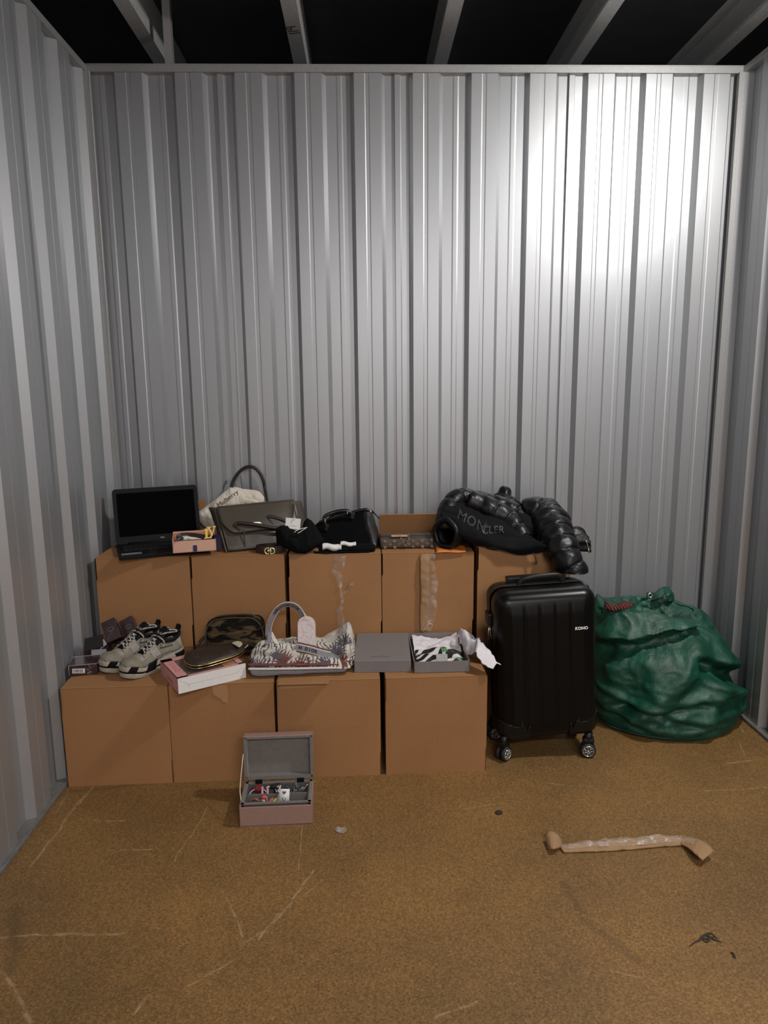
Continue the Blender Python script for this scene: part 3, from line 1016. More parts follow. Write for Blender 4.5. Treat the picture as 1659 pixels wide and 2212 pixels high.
    puff_tube(b, [(1.915, -0.260, 0.931), (1.950, -0.270, 0.941), (1.990, -0.300, 0.924), (2.008, -0.360, 0.890), (2.015, -0.430, 0.852), (2.024, -0.490, 0.811), (2.040, -0.530, 0.768), (2.064, -0.545, 0.732), (2.081, -0.550, 0.712)],
              lambda s: (.066 + .118 * s) if s < .25 else (.0955 - .040 * (s - .25) / .75), 8, 7.0, .16, 44, 18)
    add('sleeve', b, MNYL)
    # far sleeve with its open cuff turned to the front left
    b = NB()
    P = crv([(1.651, -0.280, 0.888), (1.598, -0.330, 0.878), (1.555, -0.380, 0.876), (1.532, -0.405, 0.878)], 8)
    tube(b, P, lambda s: .062 + .006 * math.sin(s * 20), 24, cap=False)
    skin(b, .010)
    puff(b, .003, 25, 2.0)
    add('sleeve', b, MNYL)
    b = NB()
    c0 = Vector((1.533, -0.410, 0.883)); ax = Vector((-.62, -.74, .0)).normalized(); uu = Vector((0, 0, 1)); ww = ax.cross(uu)
    tube(b, [c0 + (uu * math.sin(a) * .060 + ww * math.cos(a) * .056) * (1 + .04 * math.sin(5 * a)) for a in [2 * PI * i / 36 for i in range(36)]], .011, 8, closed=True)
    add('cuff', b, MNYL)
    # collar end with zip sticking out behind the hanging sleeve
    ca, cb2 = crv([(2.105, -0.300, 0.870), (2.136, -0.300, 0.878), (2.172, -0.300, 0.868), (2.184, -0.310, 0.847)], 5), crv([(2.099, -0.330, 0.793), (2.133, -0.330, 0.780), (2.167, -0.330, 0.769), (2.198, -0.330, 0.762)], 5)
    nn = len(ca) - 1
    g = grid(lambda u, v: ca[int(round(u * nn))].lerp(cb2[int(round(u * nn))], v) + Vector((0, -.02 * math.sin(PI * v), 0)) + Vector((.003, .004, .004)) * math.sin(16 * v + 5 * u), nn, 12, .02)
    add('collar', g, MNYL)
    b = NB(); tube(b, crv([(2.168, -0.345, 0.825), (2.178, -0.345, 0.795), (2.185, -0.345, 0.768)], 4), .0028, 6); box(b, (2.179, -0.350, 0.782), (.005, .004, .014))
    add('zip_end', b, MCHR)
    b = NB()
    tube(b, crv([(1.900, -0.470, 0.821), (1.901, -0.475, 0.801), (1.909, -0.475, 0.781), (1.914, -0.475, 0.765), (1.918, -0.475, 0.760), (1.913, -0.475, 0.783), (1.905, -0.472, 0.809)], 5), .0016, 6)
    tube(b, [(1.911, -0.478, 0.765), (1.915, -0.478, 0.755)], .0032, 6)
    add('drawcord', b, M('black_cord', (.01, .01, .01), .8))
jacket()

# ================================================================ things on the upper row
MBK = M('matt_black', (0.005, 0.005, 0.005), 0.6, 0, 0.1, 40, spec=0.18)
MCLOTHB = M('black_jersey', (0.0055, 0.0055, 0.006), 0.95, 0, 0.15, 60, 0.3, 120, .0015, spec=0.1)
MIVORY = M('ivory_cotton', (0.66, 0.60, 0.50), 0.9, 0, 0.06, 60, 0.25, 160, .001)
MPEACH = M('peach_card', (0.62, 0.365, 0.27), 0.6, 0, 0.04, 20)
MPEACHD = M('orange_card_lining', (0.50, 0.22, 0.10), 0.6, 0, 0.05, 20)
MNAVY = M('navy_ribbon', (0.016, 0.018, 0.085), 0.5, 0, 0.1, 60)
MBELT = M('dark_brown_leather', (0.030, 0.018, 0.012), 0.5, 0, 0.2, 60, 0.15, 200, .001)
MWHITE = M('white_paper', (0.74, 0.72, 0.70), 0.7, 0, 0.03, 60)
MINK = M('black_ink', (0.02, 0.018, 0.016), 0.7)
MGREYI = M('grey_ink', (0.35, 0.33, 0.33), 0.7)

# ---- laptop
def laptop():
    yaw = R(21)
    t = thing('laptop', 'open black laptop with a dark screen on the upper left box', 'laptop', (.160, -.505, .8075), yaw)
    w, d = .372, .245
    b = NB(); box(b, (w / 2, d / 2, .0095), (w, d, .019), bev=.004, seg=2)
    put('base', b, MBK, t)
    b = NB(); box(b, (w / 2, d * .60, .0193), (w - .05, d * .48, .0012)); put('keyboard_well', b, M('black_matt_deck', (.004, .004, .004), .8), t)
    kb = NB()
    for r in range(5):
        for c in range(15):
            box(kb, (.034 + c * .0212, d * .41 + r * .0215, .0208), (.0178, .0178, .002))
    ko = put('keyboard_keys', kb, M('black_keys', (.008, .008, .008), .5), t); ko['kind'] = 'stuff'
    b = NB(); box(b, (w * .46, d * .17, .0192), (.10, .058, .001)); put('touchpad', b, M('black_touchpad', (.012, .012, .012), .4), t)
    b = NB(); box(b, (.052, .030, .0194), (.082, .030, .0008)); s = put('sticker', b, M('blue_grey_sticker', (.16, .19, .23), .45), t)
    b = NB(); box(b, (.052, .030, .0199), (.050, .012, .0004)); put('sticker_print', b, M('grey_sticker_print', (.28, .30, .33), .5), s)
    hm = T(0, d - .010, .016, R(-14), 0, 0)
    h = .252
    def rr(x0, x1, z0, z1, r, n=5):
        o = []
        for cx, cz, a0 in ((x1 - r, z1 - r, 0), (x0 + r, z1 - r, 90), (x0 + r, z0 + r, 180), (x1 - r, z0 + r, 270)):
            for k in range(n + 1):
                a = R(a0 + 90 * k / n); o.append((cx + r * math.cos(a), cz + r * math.sin(a)))
        return o
    b = NB(); prism(b, rr(0, w, .004, h, .016), .011, hm); lid = put('screen_lid', b, M('black_bezel', (.005, .005, .0055), .5, spec=.12), t)
    b = NB(); prism(b, rr(.017, w - .017, .036, h - .020, .003), .001, hm @ T(0, -.0009, 0)); put('screen', b, M('dark_screen', (.0008, .0008, .0009), .4, 0, .1, 5, spec=.01), lid)
    tx = text_bm('DELL', .009, .0001, 1.0, 0, .0003); bmesh.ops.transform(tx, matrix=hm @ face_mat((w * .54, -.0013, .020), (1, 0, 0), (0, 0, 1)), verts=tx.verts)
    put('logo_lettering', tx, M('silver_print', (.22, .22, .22), .5), lid)
    b = NB(); tube(b, [(.05, d - .008, .019), (w - .05, d - .008, .019)], .007, 10); put('hinge', b, MBK, t, True)
laptop()

# ---- peach presentation tray with rolled belt
def tray():
    yaw = R(13)
    w, d, h, e = .178, .135, .050, .003
    loc = Vector((.377, -.480, .8300))
    rot = (0, 0, yaw)
    m = T(0, 0, 0)
    t = thing('gift_tray', 'small open peach card tray with a blue ribbon tab standing on the laptop edge', 'box', loc, rot=rot)
    b = NB(); box(b, (w / 2, e / 2, h / 2), (w, e, h)); box(b, (w / 2, d - e / 2, h / 2 + .008), (w, e, h + .016)); box(b, (e / 2, d / 2, h / 2 + .004), (e, d, h + .008)); box(b, (w - e / 2, d / 2, h / 2), (e, d, h)); box(b, (w / 2, d / 2, e / 2), (w, d, e))
    put('tray_body', b, MPEACH, t)
    b = NB(); box(b, (w / 2, d - e - .001, h / 2 + .01), (w - 2 * e, .0015, h)); box(b, (e + .001, d / 2, h / 2 + .004), (.0015, d - 2 * e, h)); put('tray_lining', b, MPEACHD, t)
    b = NB(); box(b, (w * .51, -.0015, .016), (.016, .0025, .026)); put('ribbon_tab', b, MNAVY, t)
    mw = Matrix.Translation(loc) @ Euler(rot).to_matrix().to_4x4()
    # contents: rolled belt with letter buckle, cloth, ribbon
    bt = thing('belt', 'rolled dark monogram belt with a gold letter buckle in the peach tray', 'belt', loc, rot=rot)
    b = NB()
    ribbon(b, crv([(.022, .075, .030), (.026, .090, .046), (.040, .095, .052), (.075, .085, .052), (.110, .060, .050), (.138, .036, .048), (.160, .020, .048)], 6), .030, .004, (0, .45, 1))
    ribbon(b, crv([(.158, .030, .044), (.135, .048, .044), (.105, .072, .046), (.07, .098, .046), (.044, .108, .040), (.03, .100, .034), (.024, .086, .030)], 6), .030, .004, (0, .45, 1))
    put('strap', b, MBELT, bt)
    b = NB()
    k = .00105
    prism(b, [(x * k, z * k) for x, z in ((0, 0), (30, 0), (32, 12), (28, 12), (24, 5), (14, 5), (18, 36), (24, 36), (24, 40), (4, 40), (4, 36), (9, 36), (5, 4), (0, 4))], .004)
    prism(b, [(x * k, z * k) for x, z in ((16, 46), (32, 46), (32, 42), (27, 42), (34, 20), (44, 42), (39, 42), (39, 46), (52, 46), (52, 42), (48, 42), (34, 8), (31, 8), (21, 42), (16, 42))], .004, T(0, .0008, 0))
    bmesh.ops.transform(b, matrix=T(.130, .007, .0525, R(-8), R(-6), R(-12)), verts=b.verts)
    put('buckle', b, M('bright_gold', (1.0, .66, .16), .40, .2, .03), bt)
    c = NB()
    merge(c, pillow([Vector(p) for p in crv([(.018, .030, .046), (.034, .040, .062), (.055, .046, .064), (.075, .036, .060), (.100, .032, .055), (.120, .028, .048), (.09, .026, .046), (.05, .024, .046)], 5, True)], (0, -1, .5), .022, .012, .008, .012, 40, 1))
    cl = put('dust_cloth', c, MIVORY, None, True); cl.location = loc; cl.rotation_euler = rot
    tag(cl, 'crumpled ivory dust cloth tucked in the peach tray under the belt', 'cloth')
    for nm_, rp in (('navy blue ribbon curling over the left front corner of the peach tray', None), ('navy blue ribbon hanging off the right end of the peach tray', 1)):
      b = NB()
      if rp is None: ribbon(b, crv([(.010, .004, .042), (.014, .006, .056), (.026, .010, .066), (.040, .012, .064), (.044, .010, .058), (.030, .008, .056), (.018, .004, .046)], 6), .012, .0016, (.2, 1, .2))
      else: ribbon(b, crv([(.165, .03, .045), (.176, .02, .060), (.188, .016, .05), (.192, .01, .025), (.186, .004, .006)], 6), .016, .0016, (1, -.5, .2))
      rb = put('ribbon', b, MNAVY); rb.location = loc; rb.rotation_euler = rot
      tag(rb, nm_, 'ribbon')
tray()

# ---- cream dust bag behind the taupe handbag
def dust_bag():
    t = thing('dust_bag', 'cream cotton dust bag with printed lettering behind the taupe handbag', 'bag', (.60, -.14, .808))
    o = t.location
    out = crv([(0.386, -0.080, 0.922), (0.438, -0.085, 0.966), (0.496, -0.095, 1.007), (0.544, -0.090, 1.045), (0.562, -0.090, 1.051), (0.613, -0.090, 1.028), (0.632, -0.085, 0.985), (0.599, -0.085, 0.935), (0.520, -0.085, 0.836), (0.485, -0.090, 0.819), (0.423, -0.090, 0.865)], 5, True)
    b = pillow(out, (0, -1, .15), .026, .020, .010, .010, 18, 2)
    body = put('front_cloth', shift(b, o), MIVORY, t, True)
    out = crv([(0.556, -0.060, 1.045), (0.621, -0.060, 1.037), (0.678, -0.060, 1.030), (0.705, -0.060, 1.003), (0.717, -0.060, 0.971), (0.683, -0.060, 0.945), (0.595, -0.060, 0.946), (0.530, -0.060, 0.961)], 5, True)
    b = pillow(out, (0, -1, .2), .026, .018, .010, .010, 20, 5)
    put('back_cloth', shift(b, o), MIVORY, t, True)
    out = crv([(0.561, -0.100, 0.987), (0.587, -0.100, 1.006), (0.605, -0.100, 1.015), (0.635, -0.100, 1.005), (0.682, -0.100, 0.992), (0.720, -0.100, 0.984), (0.646, -0.100, 0.961), (0.570, -0.100, 0.962)], 5, True)
    b = pillow(out, (0, -1, .3), .016, .010, .008, .008, 30, 7)
    put('folded_flap', shift(b, o), MIVORY, t, True)
    bpy.context.view_layer.update()
    tx = cut(text_bm('Mulberry', .030, 0, 1.02, 0, .0003), .006)
    c, s = math.cos(R(35)), math.sin(R(35))
    bmesh.ops.transform(tx, matrix=face_mat(Vector((0.546, -0.120, 1.001)) + Vector((0, -.12, 0)), (c, 0, s), (-s, 0, c)), verts=tx.verts)
    drape(tx, body, (0, 1, 0), .0015, .1)
    put('printed_lettering', shift(tx, o), MINK, t)
dust_bag()

# ---- taupe handbag
MTAUPE = M('taupe_leather', (0.066, 0.054, 0.041), 0.40, 0, 0.08, 20, 0.2, 380, .0008, spec=0.4)
MTAUPED = M('dark_taupe_leather', (0.020, 0.016, 0.013), 0.45, 0, 0.1, 20, spec=0.4)
def taupe_bag():
    t = thing('handbag', 'large taupe leather handbag with folded handles leaning on the second upper box', 'bag', (.72, -.25, .808))
    o = Vector(t.location)
    C = [(.588, -.392, .8085), (.905, -.275, .812), (0.858, -0.175, 1.001), (0.527, -0.290, 0.991),
         (.560, -.270, .8085), (.925, -.135, .8085), (.884, -.110, .985), (.486, -.215, .978)]
    C = [Vector(c) - o for c in C]
    S = (.33, .12, .2)
    def bulge(p): 
        p = Vector(p)
        if p.y < 0: p.y -= .010 * math.cos(p.x / S[0] * PI) * math.cos(p.z / S[2] * PI) - .004 * fbm(p, 14, 2, 1)
        return p
    put('body', hexa(rbox(S, .014, (24, 8, 16), bulge), S, C), MTAUPE, t)
    F = lambda u, v, off=0.006: (C[0].lerp(C[1], u)).lerp(C[3].lerp(C[2], u), v) + Vector((.25, -1, .25)).normalized() * (off + .012 * math.sin(PI * u) * math.sin(PI * v))
    # flap over the front, its lower edge scalloped at both corners
    def low(u): 
        e = .40 + .05 * u
        if u < .16: e += .30 * (1 - u / .16) ** 2
        if u > .86: e += .45 * ((u - .86) / .14) ** 2
        return e
    g = grid(lambda u, v: F(.015 + .97 * u, 1.01 - (1.01 - low(u)) * v, .012 + .008 * v), 30, 12, .005)
    put('flap', g, MTAUPE, t)
    b = NB(); tube(b, [F(.015 + .97 * i / 24, low(i / 24), .020) for i in range(25)], .0035, 6)
    tube(b, [F(.02 + .96 * i / 12, 1.0, .012) for i in range(13)], .0035, 6)
    tube(b, [F(.03 + .94 * i / 12, .05, .003) for i in range(13)], .004, 6); tube(b, [F(.02, .03 + .9 * i / 8, .004) for i in range(9)], .004, 6)
    put('piping', b, MTAUPE, t, True)
    # left and right gusset edges
    g = grid(lambda u, v: C[0].lerp(C[4], u).lerp(C[3].lerp(C[7], u), v) + Vector((-.006 - .012 * math.sin(PI * u), 0, 0)), 8, 10, .006)
    put('gusset', g, MTAUPE, t)
    g = grid(lambda u, v: C[1].lerp(C[5], u).lerp(C[2].lerp(C[6], u), v) + Vector((.004 - .03 * math.sin(PI * u) * v, 0, 0)), 8, 10, .006)
    put('gusset', g, MTAUPE, t)
    # back handle standing up
    b = NB()
    tube(b, crv([Vector(p) - o for p in ((0.544, -0.040, 0.995), (0.551, -0.030, 1.049), (0.572, -0.025, 1.095), (0.607, -0.025, 1.130), (0.644, -0.025, 1.141), (0.679, -0.025, 1.122), (0.701, -0.025, 1.078), (0.711, -0.030, 1.025), (0.729, -0.100, 0.969))], 6), .0075, 8)
    put('handle', b, MTAUPED, t, True)
    # front handle folded down over the flap
    b = NB()
    tube(b, crv([F(.165, .54, .02), F(.20, .60, .025), F(.30, .58, .032), F(.48, .50, .036), F(.66, .41, .036), F(.78, .36, .03)], 6), .0078, 8)
    tube(b, crv([F(.165, .56, .018), F(.21, .46, .02), F(.245, .40, .017)], 4), .006, 8, flat=.5)
    put('handle', b, MTAUPED, t, True)
    b = NB()
    tube(b, crv([F(.60, .66, .016), F(.64, .68, .018), F(.76, .60, .02), F(.84, .52, .02)], 5), .0078, 8)
    tube(b, crv([F(.61, .64, .016), F(.645, .54, .016), F(.66, .46, .015)], 4), .006, 8, flat=.5)
    put('handle_bracket', b, MTAUPED, t, True)
    b = NB(); box(b, (0, 0, 0), (.005, .004, .075), face_mat(F(.25, .27, .012), (1, .4, 0), (-.45, 0, 1)) @ Matrix(((1, 0, 0, 0), (0, 0, 1, 0), (0, 1, 0, 0), (0, 0, 0, 1)))); put('strap', b, MTAUPED, t)
    b = bmesh.new(); bmesh.ops.create_uvsphere(b, u_segments=20, v_segments=10, radius=1)
    bmesh.ops.transform(b, matrix=face_mat(F(.445, .545, .020), (1, .35, -.10), (0, 0, 1)) @ Matrix.Diagonal((.024, .0105, .004, 1)), verts=b.verts)
    put('lock_plate', b, M('pale_gold', (.70, .62, .42), .35, .6), t, True)
taupe_bag()

# ---- coiled belt with round double buckle on the front edge
def gold_buckle_belt():
    t = thing('belt', 'coiled brown belt with a pale gold ring buckle below the taupe handbag', 'belt', (.775, -.385, .808))
    b = NB()
    sp = [(.064 * (1 - .05 * k / 6) * math.cos(k * PI / 6 + 2.6), .040 * (1 - .06 * k / 6) * math.sin(k * PI / 6 + 2.6), .0155) for k in range(25)]
    ribbon(b, crv(sp, 3), .030, .0032, (0, 0, 1))
    put('strap', b, MBELT, t)
    b = NB()
    def ring(x0, flip):
        P = [(x0 + flip * x, -.052, z + .0155) for x, z in ((0, -.0125), (.008, -.0125), (.0155, -.008), (.0175, 0), (.0155, .008), (.008, .0125), (0, .0125))]
        return crv(P, 5)
    tube(b, ring(.003, 1), .0032, 8)
    tube(b, [(.003, -.052, .003), (.003, -.052, .028)], .0032, 8)
    tube(b, ring(-.003, -1), .0032, 8)
    tube(b, [(-.006, -.052, .009), (-.006, -.052, .022)], .0030, 8)
    box(b, (0, -.048, .0155), (.02, .004, .008))
    put('buckle', b, M('pale_gold_metal', (.80, .70, .42), .35, .7), t, True)
gold_buckle_belt()

# ---- black folded T-shirt with swing ticket
def folded_shirt():
    t = thing('folded_shirt', 'black folded shirt with a white swing ticket between the taupe and black handbags', 'clothing', (.90, -.40, .808))
    o = Vector(t.location)
    P = [(0.802, -0.410, 0.854), (0.800, -0.410, 0.915), (0.821, -0.400, 0.925), (0.853, -0.400, 0.928), (0.862, -0.400, 0.916), (0.888, -0.400, 0.901), (0.911, -0.390, 0.909), (0.921, -0.380, 0.940), (0.935, -0.370, 0.952), (0.952, -0.370, 0.941), (0.968, -0.370, 0.921), (0.990, -0.380, 0.885), (1.010, -0.390, 0.852), (0.988, -0.430, 0.843), (0.952, -0.445, 0.823), (0.928, -0.445, 0.811), (0.889, -0.445, 0.814), (0.849, -0.430, 0.829)]
    b = pillow(P, (0, -1, .35), .034, .014, .008, .008, 16, 3)
    so = put('folded_cloth', shift(b, o), MCLOTHB, t, True)
    b = NB(); box(b, (0, 0, 0), (.064, .046, .0012), face_mat(Vector((0.875, -0.405, 0.935)) - o, (1, 0, -.10), (.08, .2, 1)))
    tk = put('swing_ticket', b, MWHITE, t)
    tx = NB()
    for x, w_ in ((-.014, .003), (-.006, .006), (.001, .005), (.008, .007), (.0145, .003)): box(tx, (x, -.010, .0008), (w_, .0022, .0004))
    bmesh.ops.transform(tx, matrix=face_mat(Vector((0.875, -0.405, 0.935)) - o, (1, 0, -.10), (.08, .2, 1)), verts=tx.verts)
    put('ticket_print', tx, MGREYI, tk)
    b = NB(); tube(b, [Vector((0.878, -0.410, 0.950)) - o, Vector((0.885, -0.410, 0.962)) - o], .002, 6); put('ticket_loop', b, MWHITE, t, True)
    b = NB()
    for pts in (((0.885, -0.455, 0.907), (0.895, -0.455, 0.915), (0.913, -0.455, 0.922), (0.929, -0.455, 0.926), (0.940, -0.455, 0.928)), ((0.899, -0.455, 0.904), (0.908, -0.455, 0.908), (0.920, -0.455, 0.916), (0.934, -0.455, 0.924))):
        tube(b, crv([Vector(p) + Vector((0, -.004, 0)) - o for p in pts], 5), .0032, 6, flat=.5)
    put('drawstring', b, MWHITE, t, True)
folded_shirt()

# ---- black boston bag
MBLEA = M('black_leather', (0.008, 0.008, 0.0085), 0.33, 0, 0.1, 30, 0.35, 30, .004, spec=0.5)
MSUEDE = M('black_suede', (0.0045, 0.0045, 0.0048), 0.95, 0, 0.15, 60, spec=0.05)
def boston_bag():
    t = thing('handbag', 'black suede and leather boston handbag with two short top handles', 'bag', (1.09, -.27, .808))
    o = Vector(t.location)
    C = [Vector(c) - o for c in ((.968, -.345, .8085), (1.238, -.385, .8085), (1.187, -0.255, 0.958), (0.962, -0.245, 0.900),
                                  (.955, -.205, .8085), (1.262, -.215, .8085), (1.208, -0.195, 0.954), (0.954, -0.200, 0.896))]
    S = (.28, .14, .15)
    def fn(p):
        p = Vector(p); q = math.cos(p.x / S[0] * PI) * math.cos(p.z / S[2] * PI)
        p.y += (-.014 if p.y < 0 else .01) * q + .006 * fbm(p, 16, 2, 4); p.z += .006 * fbm(p, 12, 2, 9) if p.z > 0 else 0
        return p
    body = put('body', hexa(rbox(S, .026, (28, 14, 18), fn), S, C), MSUEDE, t)
    # glossy end panel on the right
    b = rbox((.05, .146, .155), .024, (8, 14, 18), lambda p: Vector(p) + Vector((.006 * fbm(p, 25, 2, 3), 0, 0)))
    g = hexa(b, (.05, .146, .155), [C[1] + Vector((-.035, -.004, 0)), C[1] + Vector((.006, 0, 0)), C[2] + Vector((.012, 0, 0)), C[2] + Vector((-.018, -.004, 0)),
                                     C[5] + Vector((-.04, 0, 0)), C[5] + Vector((.004, 0, 0)), C[6] + Vector((.010, 0, 0)), C[6] + Vector((-.02, 0, 0))])
    put('end_panel', g, MBLEA, t)
    b = NB(); tube(b, crv([C[3] + Vector((.015, .02, .004)), C[3].lerp(C[2], .5) + Vector((0, .02, .006)), C[2] + Vector((-.005, .02, .004)), C[2] + Vector((.016, .02, -.004))], 6), .007, 8); put('top_piping', b, MBLEA, t, True)
    def handle(dy, pts):
        b = NB(); tube(b, crv([Vector(p) + Vector((0, dy, 0)) - o for p in pts], 6), .0085, 10)
        return put('handle', b, MBLEA, t, True)
    handle(0, ((1.014, -0.290, 0.887), (1.006, -0.290, 0.917), (1.002, -0.285, 0.935), (1.017, -0.285, 0.949), (1.052, -0.280, 0.961), (1.089, -0.280, 0.966), (1.114, -0.280, 0.962), (1.126, -0.280, 0.947), (1.132, -0.280, 0.930)))
    handle(0, ((1.031, -0.200, 0.899), (1.027, -0.200, 0.923), (1.044, -0.200, 0.938), (1.083, -0.200, 0.944), (1.108, -0.200, 0.941), (1.125, -0.200, 0.926), (1.127, -0.200, 0.911)))
    for p in ((1.014, -0.295, 0.892), (1.130, -0.285, 0.943)):
        b = NB()
        box(b, (0, 0, 0), (.017, .008, .030), T(*(Vector(p) - o), 0, R(20), 0), .003)
        put('handle_tab', b, MBLEA, t)
    for p in ((1.009, -0.298, 0.927), (1.108, -0.292, 0.960)):
        b = NB()
        box(b, (0, 0, 0), (.005, .004, .016), T(*(Vector(p) - o), 0, R(15), 0), .001)
        put('handle_ring', b, MCHR, t)
    b = NB(); tube(b, crv([Vector(p) - o for p in ((1.212, -0.260, 0.965), (1.222, -0.270, 0.956), (1.236, -0.280, 0.943), (1.250, -0.280, 0.928))], 4), .0035, 6); put('zip_pull', b, MBLEA, t, True)
    b = NB(); tube(b, [Vector((1.205, -0.265, 0.968)) - o, Vector((1.220, -0.265, 0.947)) - o], .004, 6); put('zip_slider', b, MCHR, t, True)
boston_bag()

# ---- rolled black garment with white labels in front of the boston bag
def rolled():
    t = thing('rolled_garment', 'rolled black garment with two white labels in front of the black boston handbag', 'clothing', (1.09, -.42, .808))
    o = Vector(t.location)
    b = NB(); tube(b, crv([(.985, -.415, .826), (1.03, -.420, .828), (1.10, -.420, .827), (1.17, -.418, .826), (1.225, -.410, .824)], 8), lambda s: .0195 * (1 - .2 * abs(2 * s - 1) ** 4), 20)
    tube(b, crv([(.965, -.425, .813), (1.02, -.436, .812), (1.12, -.432, .812), (1.20, -.425, .812)], 6), .006, 8)
    puff(b, .004, 22, 2); ro = put('rolled_cloth', shift(b, o), MCLOTHB, t, True)
    for px, w_, h_, rz in ((Vector((1.041, -0.442, 0.835)), .080, .030, -.06), (Vector((1.111, -0.436, 0.846)), .066, .020, -.06)):
        g = grid(lambda u, v: px + Vector(((u - .5) * w_, .012 * (v - .5) ** 2 * 4 - .004 + .003 * math.sin(9 * u), (v - .5) * h_ + rz * (u - .5) * w_ + .002 * math.sin(7 * u))), 12, 8, .003)
        put('label', shift(g, o), MWHITE, t)
rolled()

# ---- brown monogram pouch with chain
def mat_mono():
    k = NT('brown_coated_canvas'); v = k.coord()
    k.set(base=k.ramp(k.noise(v, 90, 3), [(0.3, (0.052, 0.034, 0.026)), (0.7, (0.078, 0.053, 0.042))]), rough=0.5, spec=0.35)
    k.bump(k.noise(v, 300, 2), .2, .0008)
    return k.m
MMONO = mat_mono()
MMOTIF = M('tan_motif', (0.20, 0.145, 0.09), 0.55)
def motif(kind, s):
    b = NB()
    if kind == 'V': return text_bm('LV', s * 1.25, .0002, .62, 0, .0002)
    if kind == 'F':
        for a in range(4): 
            c, d = math.cos(a * PI / 2 + PI / 4), math.sin(a * PI / 2 + PI / 4)
            bmesh.ops.create_circle(b, cap_ends=True, segments=8, radius=s * .24, matrix=T(c * s * .3, d * s * .3, 0))
    else:
        for a in range(4):
            P = [(0, 0), (s * .14, s * .28), (0, s * .58), (-s * .14, s * .28)]
            vs = [b.verts.new(Euler((0, 0, a * PI / 2)).to_matrix() @ Vector((x, y, 0))) for x, y in P]; b.faces.new(vs)
    return b
def mono_pouch():
    t = thing('pouch', 'flat brown monogram zip pouch with a small chain on the fourth upper box', 'bag', (1.365, -.33, .808))
    o = Vector(t.location)
    C = [Vector(c) - o for c in ((1.252, -.372, .8085), (1.487, -.372, .8085), (1.487, -.366, .857), (1.246, -.366, .853), (1.245, -.27, .8085), (1.482, -.27, .8085), (1.48, -.275, .862), (1.248, -.275, .858))]
    S = (.24, .1, .05)
    put('body', hexa(rbox(S, .010, (24, 10, 8), lambda p: Vector(p) + Vector((0, 0, .003 * fbm(p, 20, 2, 1) if p[2] > 0 else .001))), S, C), MMONO, t)
    b = NB()
    for px, py, kd in ((831, 1168, 'F'), (851, 1168, 'F'), (891, 1168, 'D'), (910, 1168, 'F'), (930, 1166, 'F'), (843, 1177.5, 'D'), (861, 1178, 'V'), (882, 1177, 'D'), (900, 1176.5, 'V'), (921, 1176, 'D'), (831, 1186, 'F'), (852, 1186, 'F'), (891, 1185, 'D'), (911, 1185.5, 'F'), (931, 1185, 'F')):
        x = 1.252 + (px - 822) / 114 * .235; z = .8085 + (1191 - py) / 32 * .049
        m = motif(kd, .014); bmesh.ops.transform(m, matrix=face_mat(Vector((x, -.3725, z)) - o, (1, 0, 0), (0, .12, 1)), verts=m.verts); merge(b, m)
    put('monogram_print', b, MMOTIF, t)['kind'] = 'stuff'
    b = NB(); tube(b, crv([(1.25 - o.x, -.34 - o.y, .859 - o.z), (1.36 - o.x, -.35 - o.y, .862 - o.z), (1.48 - o.x, -.345 - o.y, .862 - o.z)], 6), .0024, 6); put('zip', b, MBELT, t, True)
    b = NB(); box(b, (1.335 - o.x, -.352 - o.y, .8625 - o.z), (.072, .028, .004), T(0, 0, 0), .001); put('leather_trim', b, M('natural_leather', (.50, .33, .20), .55), t)
    b = NB()
    path = crv([Vector(p) - o for p in ((1.336, -.362, .868), (1.341, -.379, .856), (1.350, -.380, .840), (1.358, -.380, .826), (1.362, -.380, .822), (1.366, -.380, .828), (1.372, -.380, .842), (1.376, -.378, .856), (1.374, -.362, .868))], 4)
    for i, p in enumerate(path[::2]):
        m = T(*p, 0, 0, 0) @ Euler((PI / 2, 0, 0)).to_matrix().to_4x4() @ Euler((0, (i % 2) * PI / 2, 0)).to_matrix().to_4x4()
        tube(b, [m @ Vector((.0035 * math.cos(q * PI / 4), .0035 * math.sin(q * PI / 4), 0)) for q in range(8)], .0012, 5, closed=True)
    ch = put('chain', b, M('aged_brass', (.45, .33, .18), .3, .9), t, True)
mono_pouch()

# ---- orange paper folder beneath the jacket cuff
b = NB()
g = grid(lambda u, v: Vector((1.487 + .128 * u + .01 * v, -.462 + .13 * v + .010 * u, .8140 + (-.003 * max(0, .2 - v) / .2) + .002 * math.sin(6 * u + 3 * v))), 10, 8, .003)
tag(put('paper_folder', g, M('orange_paper', (.62, .20, .035), .55)), 'bright orange flat paper folder peeking out under the jacket cuff', 'folder')

# ================================================================ things on the lower row
MPINK = M('pink_card', (0.62, 0.30, 0.27), 0.55, 0, 0.04, 30)
MFILM = M('grey_window_film', (0.115, 0.10, 0.095), 0.25, 0, 0.2, 12, 0.2, 14, .003)
MROSE = M('rose_print', (0.42, 0.16, 0.15), 0.6)
